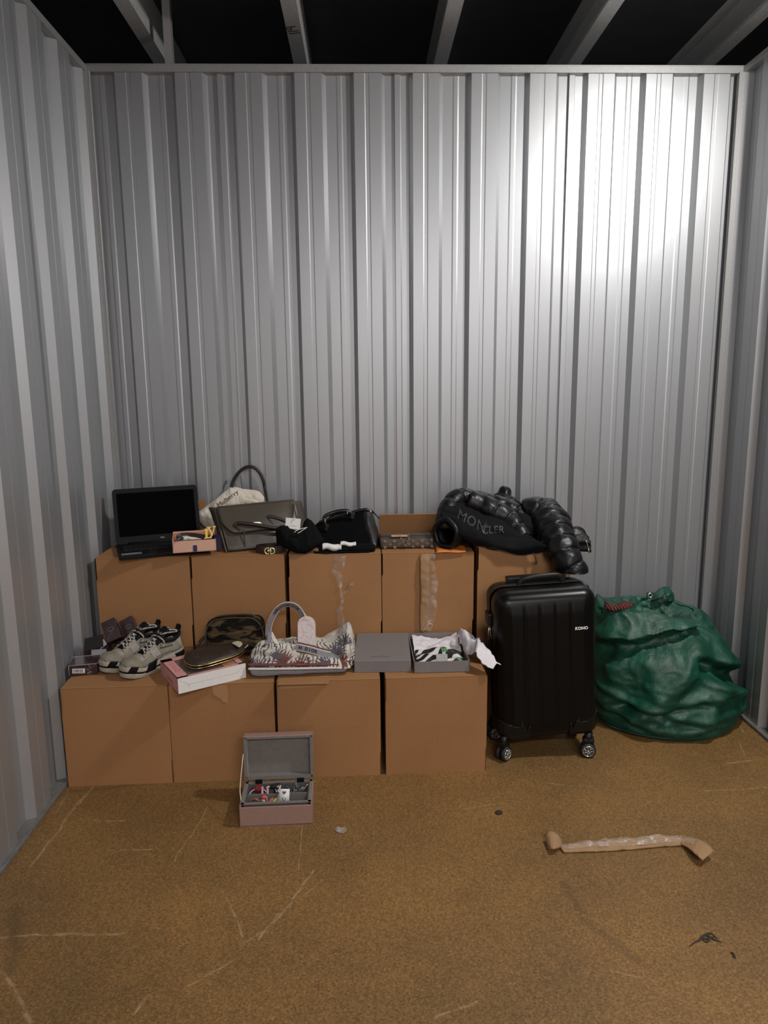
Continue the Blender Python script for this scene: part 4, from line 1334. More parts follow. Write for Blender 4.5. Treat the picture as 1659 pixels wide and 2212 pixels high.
# ---- pink window box
def window_box():
    t = thing('window_box', 'pink and white carton with a clear window jutting over the edge of two lower boxes', 'box', (.487, -.929, .4036), R(31.7))
    w, d, h, e = .264, .222, .058, .0025
    b = NB(); box(b, (e / 2, d / 2, h / 2), (e, d, h)); box(b, (w - e / 2, d / 2, h / 2), (e, d, h)); box(b, (w / 2, d - e / 2, h / 2), (w, e, h)); box(b, (w / 2, d / 2, e / 2), (w, d, e))
    # top frame
    f, r = .016, .014
    box(b, (w / 2, f / 2, h - e / 2), (w, f, e)); box(b, (w / 2, d - f, h - e / 2), (w, 2 * f, e)); box(b, (.021, d / 2, h - e / 2), (.042, d - .01, e)); box(b, (w - .012, d / 2, h - e / 2), (.024, d - .01, e))
    put('carton', b, MPINK, t)
    b = NB(); box(b, (w / 2, -.0008, h / 2), (w + .001, .0028, h)); wf = put('front_panel', b, MWHITE, t)
    b = NB()
    for p, q in (((.004, .052), (.040, .028)), ((.040, .028), (.226, .028)), ((.226, .028), (.260, .052)), ((.040, .028), (.038, .018))):
        tube(b, [(p[0], -.0022, p[1]), (q[0], -.0022, q[1])], .0006, 4)
    put('fold_lines', b, M('shadow_grey', (.42, .40, .39), .8), wf)
    b = NB(); box(b, (w / 2 + .010, d / 2 - .004, h - .005), (w - .050, d - .034, .001)); put('window', b, MFILM, t)
    b = NB(); box(b, (w * .48, d * .48, .026), (.14, .13, .035), None, .01, 2); put('packed_product', b, MBK, t)
    b = NB(); box(b, (w - .052, .045, h - .003), (.052, .045, .002), T(0, 0, 0), .001); put('card_insert', b, M('tan_insert', (.40, .19, .11), .6), t)
    def word(s, x, y, size, rz, nm='printed_lettering'):
        tx = text_bm(s, size, .0002, 1.1, 0, .0004); bmesh.ops.transform(tx, matrix=T(x, y, h + .0002, 0, 0, rz), verts=tx.verts); put(nm, tx, MROSE, t)
    word('LED FACE', .115, d - .016, .018, 0)
    for i, c in enumerate('CCD'): word(c, .024, .150 - .036 * i, .028, R(-6))
    tx = text_bm('LED FACE', .016, .0002, 1.05, 0, .0003); bmesh.ops.transform(tx, matrix=face_mat((-.0006, d * .45, .020), (0, -1, 0), (0, 0, 1)), verts=tx.verts); put('side_lettering', tx, MROSE, t)
window_box()

# ---- oval monogram clutch on the pink box
def clutch():
    t = thing('clutch_bag', 'oval dark brown monogram clutch with a gold zip lying on the pink box', 'bag', (.58, -.75, .4635))
    o = Vector(t.location)
    out = crv([(0.470, -0.763, 0.478), (0.497, -0.825, 0.478), (0.532, -0.854, 0.478), (0.573, -0.843, 0.478), (0.626, -0.800, 0.478), (0.671, -0.755, 0.478), (0.693, -0.701, 0.478), (0.683, -0.660, 0.478), (0.641, -0.631, 0.478), (0.577, -0.644, 0.478), (0.511, -0.681, 0.478), (0.472, -0.719, 0.478)], 5, True)
    body = put('body', shift(pillow(out, (0, 0, 1), .020, .014, .008, .003, 14, 2, .62), o), M('dark_monogram_canvas', (.028, .019, .014), .5, 0, .2, 60, .15, 260, .0008), t, True)
    P = [Vector(p) - o for p in out]
    edge = P[0:42]
    mid = sum(P, Vector()) / len(P)
    b = NB(); tube(b, [mid + (p - mid) * 1.004 + Vector((0, -.003, .004)) for p in edge[2:36]], .0017, 6); put('gold_zip_edge', b, MGOLD, t, True)
    b = NB(); tube(b, [mid + (p - mid) * 1.004 + Vector((0, -.003, -.006)) for p in edge[2:36]], .0015, 6); put('gold_zip_edge', b, MGOLD, t, True)
    b = NB(); tube(b, crv([P[33] + Vector((0, 0, .002)), P[34] + Vector((.008, -.004, .004)), P[34] + Vector((.018, 0, .012))], 4), .004, 8); put('zip_pull', b, M('aged_metal', (.3, .27, .22), .4, .8), t, True)
    bpy.context.view_layer.update()
    b = NB()
    for i, (px, kd) in enumerate((((0.531, -0.810, 0.490), 'F'), ((0.564, -0.755, 0.490), 'V'), ((0.576, -0.832, 0.490), 'D'), ((0.600, -0.717, 0.490), 'F'), ((0.615, -0.787, 0.490), 'V'), ((0.644, -0.699, 0.490), 'D'), ((0.653, -0.750, 0.490), 'F'), ((0.519, -0.747, 0.490), 'D'))):
        m = cut(motif(kd, .014), .006); bmesh.ops.transform(m, matrix=T(px[0], px[1], .52, 0, 0, R(20)), verts=m.verts)
        drape(m, body, (0, 0, -1), .0008, .1); merge(b, m)
    po = put('monogram_print', shift(b, o), M('faint_tan_motif', (.060, .043, .028), .55), t); po['kind'] = 'stuff'
    out = crv([(0.642, -0.677, 0.503), (0.656, -0.657, 0.503), (0.675, -0.663, 0.503), (0.687, -0.690, 0.503), (0.680, -0.726, 0.503), (0.660, -0.704, 0.503)], 5, True)
    put('leather_tag', shift(pillow(out, (0, 0, 1), .003, .004, .006), o), M('cream_leather', (.50, .46, .32), .6, 0, .05, 40), t, True)
clutch()

# ---- camouflage print cosmetic bag
def camo_bag():
    k = NT('camouflage_canvas'); v = k.coord((1, 1.2, 3.6), rot=(0, R(10), 0))
    k.set(base=k.ramp(k.noise(v, 9, 3, .5, .9), [(0.40, (.006, .005, .004)), (0.47, (.012, .009, .006)), (0.52, (.070, .048, .024)), (0.66, (.105, .078, .040))], 'EASE'), rough=.85, spec=.1)
    k.bump(k.noise(k.coord(), 120, 3), .3, .001)
    t = thing('wash_bag', 'dark brown camouflage wash bag against the upper boxes, behind the monogram clutch', 'bag', (.632, -.53, .4035))
    o = Vector(t.location)
    S = (.252, .085, .158)
    def fn(p):
        p = Vector(p); p.x *= 1 - .05 * (p.z / .16 + .5) ** 2; p.z += .006 * math.sin(p.x * 9) if p.z > 0 else 0
        p.y += .010 * fbm(p, 9, 2, 2) - (.012 * math.cos(p.x / S[0] * PI) if p.y < 0 else 0)
        return p
    b = rbox(S, .036, (24, 10, 18), fn); bmesh.ops.transform(b, matrix=T(0, 0, .0795, R(-5)), verts=b.verts)
    put('body', b, k.m, t)
    b = NB()
    arc = crv([(-.118, -.020, .02), (-.118, -.018, .10), (-.100, -.012, .142), (-.06, -.008, .160), (.05, -.008, .164), (.095, -.012, .150), (.119, -.016, .105), (.122, -.02, .02)], 6)
    tube(b, [Vector(p) + Vector((0, -.020, 0)) for p in arc], .0035, 6); tube(b, [Vector(p) + Vector((0, .022, .001)) for p in arc], .0035, 6)
    put('piping', b, M('olive_piping', (.045, .034, .020), .7), t, True)
    b = NB(); tube(b, [Vector(p) + Vector((0, .001, .002)) for p in arc], .0045, 6, flat=.5); put('zip', b, MBK, t, True)
    b = NB(); tube(b, crv([(-.120, -.02, .085), (-.140, -.03, .070), (-.155, -.045, .040), (-.165, -.06, .012), (-.19, -.075, .006)], 6), .007, 8); put('wrist_strap', b, M('dark_strap', (.012, .010, .008), .7), t, True)
    b = NB(); tube(b, [(-.150, -.036 + .008 * math.cos(2 * PI * i / 16), .058 + .008 * math.sin(2 * PI * i / 16)) for i in range(16)], .0022, 6, closed=True); put('strap_ring', b, M('dull_metal', (.12, .11, .10), .4, .8), t, True)
camo_bag()

# ---- floral tote lying collapsed
def floral_tote():
    k = NT('floral_canvas'); v = k.coord()
    wv = k.n('ShaderNodeTexWave'); wv.inputs['Scale'].default_value = 19; wv.inputs['Distortion'].default_value = 9; wv.inputs['Detail'].default_value = 2.5; wv.inputs['Detail Scale'].default_value = 1.6
    k.l(v, wv.inputs['Vector'])
    vein = k.ramp(wv.outputs['Fac'], [(0.0, (.05, .045, .055)), (0.16, (.10, .09, .10)), (0.30, (.50, .46, .40)), (1, (.60, .56, .49))])
    gate = k.ramp(k.noise(v, 11, 3), [(.42, (0, 0, 0)), (.52, (1, 1, 1))])
    c = k.mix(gate, k.ramp(k.noise(v, 40, 3), [(.3, (.46, .43, .37)), (.7, (.60, .56, .49))]), vein)
    k.set(base=c, rough=.8); k.bump(k.noise(v, 60, 3), .3, .002)
    mfl = k.m
    MBAND = M('slate_band', (.230, .230, .250), .7, 0, .1, 60, .2, 300, .0006)
    MWHB = M('white_band', (.62, .58, .55), .75, 0, .05, 60)
    MMAR = M('maroon_print', (.150, .048, .038), .8, 0, .25, 60)
    MGRP = M('slate_print', (.085, .080, .095), .8, 0, .3, 60)
    t = thing('tote_bag', 'floral palm print canvas tote lying collapsed, upright grey handle with pink swing tag', 'bag', (.92, -.68, .4035))
    o = Vector(t.location)
    # padded base
    S = (.40, .17, .046)
    C = [Vector(c) - o for c in ((.732, -.806, .4066), (1.100, -.782, .4066), (1.118, -.776, .436), (.724, -.806, .448), (.732, -.62, .4066), (1.10, -.61, .4066), (1.110, -.61, .440), (.728, -.62, .45))]
    put('base', hexa(rbox(S, .018, (30, 10, 10), lambda p: Vector(p) + Vector((0, .003 * fbm(p, 18, 2, 3), .003 * fbm(p, 14, 2, 7)))), S, C), MBAND, t)
    b = NB(); tube(b, crv([Vector(c) - o for c in ((.726, -.808, .446), (.80, -.811, .445), (.92, -.808, .443), (1.03, -.798, .439), (1.10, -.784, .432))], 6), .0072, 8, flat=.6, up=(0, 0, 1)); put('white_piping', b, MWHB, t, True)
    b = NB(); tube(b, crv([Vector(c) - o for c in ((.726, -.798, .459), (.80, -.801, .458), (.92, -.799, .455), (1.03, -.790, .450), (1.115, -.772, .444))], 6), .009, 8, flat=.5, up=(0, 0, 1)); put('maroon_piping', b, MMAR, t, True)
    # soft body
    st = [  # x, front z, crest z, crest y, back z
        (.716, .440, .455, -.70, .41), (.732, .450, .482, -.69, .42), (.76, .452, .500, -.68, .43), (.84, .452, .505, -.66, .44), (.93, .452, .500, -.65, .44), (1.00, .448, .498, -.64, .44),
        (1.05, .446, .515, -.63, .45), (1.09, .446, .545, -.62, .46), (1.112, .446, .560, -.625, .47), (1.128, .444, .520, -.64, .45), (1.136, .44, .47, -.66, .43)]
    rings = []
    NX = 90
    fx = crv([(s[0], s[1], 0) for s in st], 9); fc = crv([(s[2], s[3], s[4]) for s in st], 9)
    for a, c in zip(fx, fc):
        x, zf, (zc, yc, zb) = a.x, a.y, c
        end = min(1, (x - .711) / .03, (1.140 - x) / .03)
        P = [(-.775 + .05 * (1 - end), .432), (-.788 + .07 * (1 - end), zf), (-.765 + .05 * (1 - end), zf + (zc - zf) * .55), (yc - .06, zc - .010), (yc, zc), (yc + .05, (zc + zb) / 2 + .02), (yc + .08, zb), (yc + .05, .425)]
        ring = crv([(x, y, z) for y, z in P], 7, True)
        out = []
        for q in ring:
            n = Vector((0, q.y + .69, q.z - .455)).normalized()
            wr = .010 * fbm((q.x * 1.0, q.y * 2.2, q.z * 2.2), 13, 3, 2.0) + .006 * math.sin(34 * q.x + 60 * q.y + 5 * fbm(q, 8, 2, 1)) * end
            fold = -.016 * math.exp(-((q.z - (.473 + .010 * math.sin(9 * q.x))) / .007) ** 2) if q.y < -.73 else 0
            out.append(q + n * (wr + fold) - o)
        rings.append(out)
    b = NB(); loft(b, rings); body = put('body', b, mfl, t)
    bpy.context.view_layer.update()
    # printed palm fronds
    def frond(cx, cy, ang, L, m, nb=11, spread=80):
        L *= 1.15
        b = NB()
        for i in range(nb):
            a = R(ang - spread + 2 * spread * i / (nb - 1)); l = L * (1 - .35 * abs(2 * i / (nb - 1) - 1))
            pts = []
            for s_ in (0, .25, .5, .75, 1):
                ww = .0036 * math.sin(PI * (.12 + .84 * s_)); bend = .25 * s_ * (1 if i > nb / 2 else -1) * .4
                c, d = math.cos(a + bend), math.sin(a + bend)
                pts.append((Vector((cx + c * l * s_, cy + d * l * s_, 0)), Vector((-d, c, 0)) * ww))
            vs = [(b.verts.new(p + q), b.verts.new(p - q)) for p, q in pts]
            for p, q in zip(vs, vs[1:]): b.faces.new((p[0], p[1], q[1], q[0]))
        # plane: x right, y up along a slanted sheet facing the camera
        bmesh.ops.transform(b, matrix=face_mat((0, -.95, .50), (1, 0, 0), (0, .45, .85)), verts=b.verts)
        cut(b, .012); drape(b, body, (0, 1, -.42), .0012, .0); shift(b, o)
        bmesh.ops.delete(b, geom=[v for v in b.verts if v.co.y + o.y < -.86], context='VERTS')
        f = put('printed_frond', b, m, t); return f
    for a in ((.865, .022, 130, .060, MMAR), (.92, -.002, 40, .062, MMAR), (.895, -.02, 100, .05, MMAR, 7), (.765, -.005, 80, .055, MGRP), (.83, .04, 60, .045, MGRP), (1.06, .055, 70, .055, MGRP), (1.03, .008, 160, .05, MGRP), (.735, .02, 140, .04, MGRP, 7), (.985, -.012, 30, .045, MGRP, 7), (1.10, .09, 110, .05, MGRP), (1.085, .02, 20, .04, MMAR, 7), (.80, -.02, 200, .05, MGRP, 7)):
        frond(*a)
    # woven band with lettering
    bp = crv([Vector(p) for p in ((0.903, -0.715, 0.498), (0.956, -0.735, 0.493), (1.015, -0.750, 0.480), (1.069, -0.755, 0.471), (1.106, -0.745, 0.474), (1.128, -0.735, 0.481))], 8)
    def band(wd, th, m, nm, dz=0):
        b = NB(); n = len(bp)
        ribbon(b, [p + Vector((0, -.004 - th, dz)) for p in bp], wd, .003, (0, .45, .9)); return put(nm, shift(b, o), m, t)
    band(.038, 0, MMAR, 'woven_band'); band(.027, .0018, MWHB, 'woven_band'); bo = band(.020, .0036, MBAND, 'woven_band')
    def along(s, path, size, u0, u1, off, up, parent, nm, m):
        L = [0]
        for p, q in zip(path, path[1:]): L.append(L[-1] + (q - p).length)
        b = NB()
        for i, ch in enumerate(s):
            if ch == ' ': continue
            d = (u0 + (u1 - u0) * i / max(1, len(s) - 1)) * L[-1]
            j = max(q for q in range(len(L) - 1) if L[q] <= d); f = (d - L[j]) / max(1e-9, L[j + 1] - L[j])
            p = path[j].lerp(path[j + 1], f); dr = (path[j + 1] - path[j]).normalized()
            tx = text_bm(ch, size, .0003, 1, 0, .0006)
            uu = Vector(up(dr)) if callable(up) else Vector(up)
            bmesh.ops.transform(tx, matrix=face_mat(p + Vector(off), dr, uu), verts=tx.verts); merge(b, tx)
        return put(nm, shift(b, o), m, parent)
    along('N DIOR', bp, .0175, .08, .36, (0, -.0105, .001), (0, .45, .9), t, 'band_lettering', MINK)
    # upright handle
    hp = crv([Vector(p) for p in ((0.801, -0.660, 0.487), (0.786, -0.640, 0.504), (0.782, -0.630, 0.528), (0.791, -0.620, 0.568), (0.810, -0.610, 0.604), (0.833, -0.605, 0.627), (0.861, -0.600, 0.635), (0.890, -0.600, 0.628), (0.910, -0.605, 0.610), (0.925, -0.615, 0.587), (0.939, -0.630, 0.556), (0.947, -0.640, 0.491))], 6)
    hw = lambda th: NB()
    b = NB(); ribbon(b, hp, .019, .007, lambda u: (-.75, -.2, 1) if u < .4 else ((0, -.25, 1) if u < .62 else (.8, -.2, .8))); put('handle', shift(b, o), M('grey_handle', (.165, .150, .150), .75, 0, .1, 60), t)
    hp2 = [p + Vector((0, -.004, 0)) for p in hp]
    b = NB(); ribbon(b, hp2, .0235, .004, lambda u: (-.75, -.2, 1) if u < .4 else ((0, -.25, 1) if u < .62 else (.8, -.2, .8))); bmesh.ops.translate(b, vec=(0, .007, 0), verts=b.verts); put('handle_edging', shift(b, o), MWHB, t)
    along('CHRISTIAN DIOR', hp, .0125, .36, .64, (0, -.006, 0), lambda d: Vector((-d.z, 0, d.x)), t, 'handle_lettering', MINK)
    # handle anchors
    b = NB()
    for x0, x1 in ((586, 584), (588, 604)):
        pass
    ribbon(b, [Vector(p) for p in ((0.791, -0.645, 0.533), (0.794, -0.690, 0.514), (0.782, -0.710, 0.507))], .016, .003, (1, 0, 0)); put('handle_anchor', shift(b, o), MBAND, t)
    b = NB(); ribbon(b, [Vector(p) for p in ((0.795, -0.645, 0.533), (0.812, -0.680, 0.518), (0.828, -0.700, 0.502))], .014, .003, (1, 0, 0)); put('handle_anchor', shift(b, o), MWHB, t)
    # swing tag
    tm = face_mat(Vector((0.944, -0.690, 0.552)) - o, (1, 0, -.01), (0, .12, 1))
    w2, h2 = .0355, .060
    out = [(-w2, -h2), (w2, -h2), (w2, h2 - .034)] + [(w2 * math.cos(R(a)), h2 - .034 + .034 * math.sin(R(a))) for a in range(15, 180, 15)] + [(-w2, h2 - .034)]
    k2 = NT('pale_pink_tag'); vv = k2.coord()
    k2.set(base=k2.ramp(k2.noise(vv, 70, 4), [(.40, (.62, .50, .50)), (.52, (.76, .70, .70)), (.58, (.60, .46, .46)), (.62, (.76, .70, .70))]), rough=.6)
    b = NB(); prism(b, out, .0018, tm @ Matrix(((1, 0, 0, 0), (0, 0, 1, 0), (0, -1, 0, 0), (0, 0, 0, 1))))
    tg = put('swing_tag', b, k2.m, t)
    b = NB()
    for x in (-.008, -.001, .006): box(b, (x, -.002, .0014), (.0045, .004, .0006))
    bmesh.ops.transform(b, matrix=tm, verts=b.verts); put('tag_print', b, MWHITE, tg)
    b = NB(); tube(b, [tm @ Vector((.010 * math.cos(2 * PI * i / 16), .046 + .003 * math.sin(2 * PI * i / 16), .0012)) for i in range(16)], .0008, 5, closed=True)
    ribbon(b, [tm @ Vector((.002, .045, .002)), tm @ Vector((-.002, .058, .003)), Vector((0.931, -0.630, 0.606)) - o], .007, .001, (1, 0, 0)); put('tag_ribbon', b, MIVORY, tg)
floral_tote()

# ---- grey presentation box: lid and open base
MGREY = M('grey_presentation_card', (.190, .174, .172), .6, 0, .04, 60, .1, 300, .0006)
MDGREY = M('debossed_grey', (.085, .080, .082), .6)
def grey_lid():
    t = thing('box_lid', 'closed looking grey presentation box lid lying beside the floral tote', 'lid', (1.133, -.768, .4036), R(-1.5))
    w, d, h = .223, .314, .050
    b = NB(); box(b, (w / 2, d / 2, h / 2), (w, d, h), None, .0015); put('lid', b, MGREY, t)
    tx = NB()
    for x, ww in zip((.068, .0735, .079, .0845, .090, .0955, .107, .1125, .118, .1235, .129, .1345, .140), (.003, .0042, .003, .0045, .0035, .004, .004, .003, .0045, .003, .004, .0042, .003)):
        box(tx, (x, .040, h + .0002), (ww, .006, .0005))
    prism(tx, [(.102, 0), (.108, .003), (.105, .006), (.111, .006), (.108, .009), (.114, .006)], .0005, T(0, .052, h, R(90)))
    o = put('debossed_lettering', tx, MDGREY, t); o['kind'] = 'stuff'
grey_lid()
def grey_box():
    t = thing('presentation_box', 'open grey presentation box holding a patterned scarf on the rightmost front box', 'box', (1.367, -.788, .4036), R(.6))
    w, d, h, e = .220, .328, .047, .003
    b = NB(); box(b, (w / 2, d / 2, e / 2), (w, d, e)); box(b, (w / 2, e / 2, h / 2), (w, e, h)); box(b, (w / 2, d - e / 2, h / 2), (w, e, h)); box(b, (e / 2, d / 2, h / 2), (e, d, h)); box(b, (w - e / 2, d / 2, h / 2), (e, d, h))
    put('box_base', b, MGREY, t)
    o = Vector(t.location)
    # tissue lining
    def ts(u, v):
        x = .012 + .196 * u; y = .318 - .165 * v
        z = .010 + .020 * (1 - v) ** .5 + .006 * math.sin(8 * u + 4 * v) * (1 - v) + .012 * fbm((x, y, 0), 26, 3, 5) + .016 * (abs(2 * u - 1) ** 6)
        return o + Vector((x, y, max(.006, z)))
    MT = M('white_tissue', (.66, .63, .66), .8, 0, .04, 40, .4, 60, .003)
    tag(put('tissue_paper', grid(ts, 36, 26, .001), MT), 'white tissue paper lining the back of the open grey box', 'paper')
    # patterned scarf
    k = NT('black_white_green_silk'); v = k.coord()
    wv = k.n('ShaderNodeTexWave'); wv.inputs['Scale'].default_value = 5.5; wv.inputs['Distortion'].default_value = 12; wv.inputs['Detail'].default_value = 1; wv.inputs['Detail Scale'].default_value = 1.2
    k.l(k.coord((1, 1.6, 1.6), rot=(0, 0, R(55))), wv.inputs['Vector'])
    bw = k.ramp(wv.outputs['Fac'], [(.60, (.008, .008, .008)), (.63, (.62, .60, .58))])
    gr = k.ramp(k.noise(v, 16, 2), [(.64, (0, 0, 0)), (.69, (1, 1, 1))])
    k.set(base=k.mix(gr, bw, (.10, .26, .11)), rough=.5)
    def sf(u, v2):
        x = .014 + .192 * u; y = .016 + .135 * v2
        z = .024 + .014 * v2 + .008 * math.sin(12 * v2 + 3 * u + 1) + .006 * math.sin(9 * u + 9 * v2) + .004 * fbm((x, y, 0), 30, 2, 2) - .010 * abs(2 * u - 1) ** 8
        return o + Vector((x, y, max(z, .010)))
    tag(put('folded_scarf', grid(sf, 40, 30, .003), k.m), 'black and white wave patterned scarf with green touches folded in the grey box', 'scarf')
    lab = face_mat(o + Vector((.112, .030, .0500)), (1, .05, -.03), (0, .65, .75))
    b = NB(); box(b, (0, 0, .003), (.045, .030, .0015), lab); tag(put('care_card', b, M('silver_grey_card', (.30, .28, .27), .5)), 'small plain grey card lying on the patterned scarf', 'card')
    # long tissue sheet escaping over the right side
    A = crv([Vector(p) for p in ((1.564, -0.550, 0.471), (1.574, -0.560, 0.499), (1.591, -0.580, 0.512), (1.619, -0.630, 0.495), (1.642, -0.720, 0.503), (1.674, -0.790, 0.479), (1.698, -0.820, 0.438)  )], 8)
    B = crv([Vector(p) for p in ((1.570, -0.600, 0.448), (1.578, -0.650, 0.447), (1.588, -0.700, 0.442), (1.597, -0.750, 0.465), (1.607, -0.800, 0.489), (1.632, -0.830, 0.451), (1.662, -0.840, 0.433)  )], 8)
    n = len(A) - 1
    def tf(u, v2):
        p = A[int(round(u * n))].lerp(B[int(round(u * n))], v2)
        return p + Vector((.004 * math.sin(14 * u), -.012 * math.sin(PI * v2) * (1 if u < .6 else -.6), .022 * math.sin(PI * v2) * (1 - .5 * u))) + Vector((1, 1, 1)) * (.006 * fbm(p, 34, 3, 3 + v2))
    tag(put('tissue_sheet', grid(tf, n, 20, .0012), MT), 'crumpled white tissue sheet spilling out of the grey box towards the suitcase', 'paper')
grey_box()

# ---- dark gift cartons in the left corner
MBURG = M('plum_gloss_card', (.034, .018, .020), .25, 0, .25, 22, .25, 18, .003, coat=.4)
MBURGE = M('plum_edge', (.075, .050, .052), .4, 0, .1, 30)
MDARK = M('black_card', (.010, .008, .008), .6)
def carton_wrapped():
    t = thing('perfume_carton', 'shrink wrapped plum carton with a barcode label in the left corner beside the sneakers', 'box', (.018, -.750, .4036), R(12))
    w, d, h = .106, .098, .045
    b = NB(); box(b, (w / 2, d / 2, h / 2), (w, d, h), None, .002); put('carton', b, MBURG, t)
    b = NB()
    for z in (h,): tube(b, [(0, 0, z), (w, 0, z), (w, d, z), (0, d, z)], .0012, 5, closed=True)
    tube(b, [(0, 0, 0), (0, 0, h)], .001, 5); put('film_edge', b, M('clear_film_edge', (.42, .38, .40), .25), t)
    b = NB(); box(b, (.034, -.0008, .024), (.046, .0012, .019), T(0, 0, 0, 0, R(4), 0)); lb = put('barcode_label', b, MWHITE, t)
    b = NB(); rnd = random.Random(3); x = .015
    while x < .050:
        ww = rnd.choice((.0006, .0010, .0018)); box(b, (x, -.0016, .0255), (ww, .0004, .011)); x += ww + rnd.choice((.0008, .0012, .0018))
    for i in range(9): box(b, (.017 + .0042 * i, -.0016, .0175), (.0022, .0004, .0024))
    bmesh.ops.transform(b, matrix=T(0, 0, 0, 0, R(4), 0), verts=b.verts); put('barcode', b, MINK, lb)['kind'] = 'stuff'
    rnd = random.Random(5); b = NB()
    for i in range(9):
        p = Vector((rnd.uniform(.062, .102), -.0012, rnd.uniform(.006, .038)))
        tube(b, [p, p + Vector((rnd.uniform(-.012, .012), -.0006, rnd.uniform(-.009, .009))), p + Vector((rnd.uniform(-.016, .016), 0, rnd.uniform(-.012, .012)))], .0009, 4)
    put('film_glints', b, M('painted_film_glint', (.30, .27, .28), .15), t)['kind'] = 'stuff'  # pale lines paint the highlights on the crumpled wrap
carton_wrapped()
def carton_white():
    t = thing('perfume_carton', 'opened dark carton with a white end flap standing behind the wrapped carton', 'box', (.050, -.615, .4036), R(6))
    w, d, h = .072, .060, .066
    b = NB(); box(b, (w / 2, d / 2, h / 2), (w, d, h), None, .0015); put('carton', b, MDARK, t)
    b = NB(); box(b, (w / 2, -.0015, h * .50), (w * .82, .002, h * .84), T(0, 0, 0, 0, R(1), 0)); put('white_end_flap', b, M('grey_white_card', (.40, .37, .38), .55), t)
    b = NB(); box(b, (0, 0, 0), (.034, .002, .026), T(w - .022, .006, h + .012, R(-30), R(-38), 0)); put('white_side_flap', b, M('grey_white_card_side', (.42, .39, .40), .55), t)
    b = NB(); box(b, (0, 0, 0), (.075, .06, .002), T(w * .24, d * .20, h + .019, R(38), R(-12), 0)); put('lid_flap', b, MDARK, t)
carton_white()
def carton_support():
    t = thing('perfume_carton', 'black carton lying beneath the two tilted plum cartons', 'box', (.126, -.535, .4036), R(-4))
    b = NB(); box(b, (.037, .040, .030), (.074, .08, .060), None, .0015); put('carton', b, MDARK, t)
carton_support()
def carton_tilted(label, c, xd, ud, w, h, d):
    t = thing('perfume_carton', label, 'box', c, rot=face_mat((0, 0, 0), xd, ud).to_euler())
    b = NB(); box(b, (0, 0, -d / 2), (w, h, d), None, .0012); put('carton', b, MBURG, t)
    b = NB(); tube(b, [(sx * w / 2, sy * h / 2, 0) for sx, sy in ((-1, -1), (1, -1), (1, 1), (-1, 1))], .0010, 5, closed=True); put('edge_line', b, MBURGE, t)
    b = NB()
    m = M('silver_emblem', (.17, .14, .14), .4)
    for x in (-.0035, .0035):
        tube(b, [(x + .0085 * math.cos(R(a)), .004 + .0085 * math.sin(R(a)), .0006) for a in (range(40, 321, 20) if x < 0 else range(-140, 141, 20))], .0009, 5)
    put('emblem', b, m, t)
carton_tilted('left tilted plum carton with an embossed emblem above the black carton', (0.126, -0.570, 0.530), (.86, .20, .36), (-.36, .52, .74), .058, .092, .034)
carton_tilted('right tilted plum carton with an embossed emblem leaning on the upper box', (0.178, -0.505, 0.517), (.84, .20, .38), (-.40, .50, .72), .058, .088, .034)

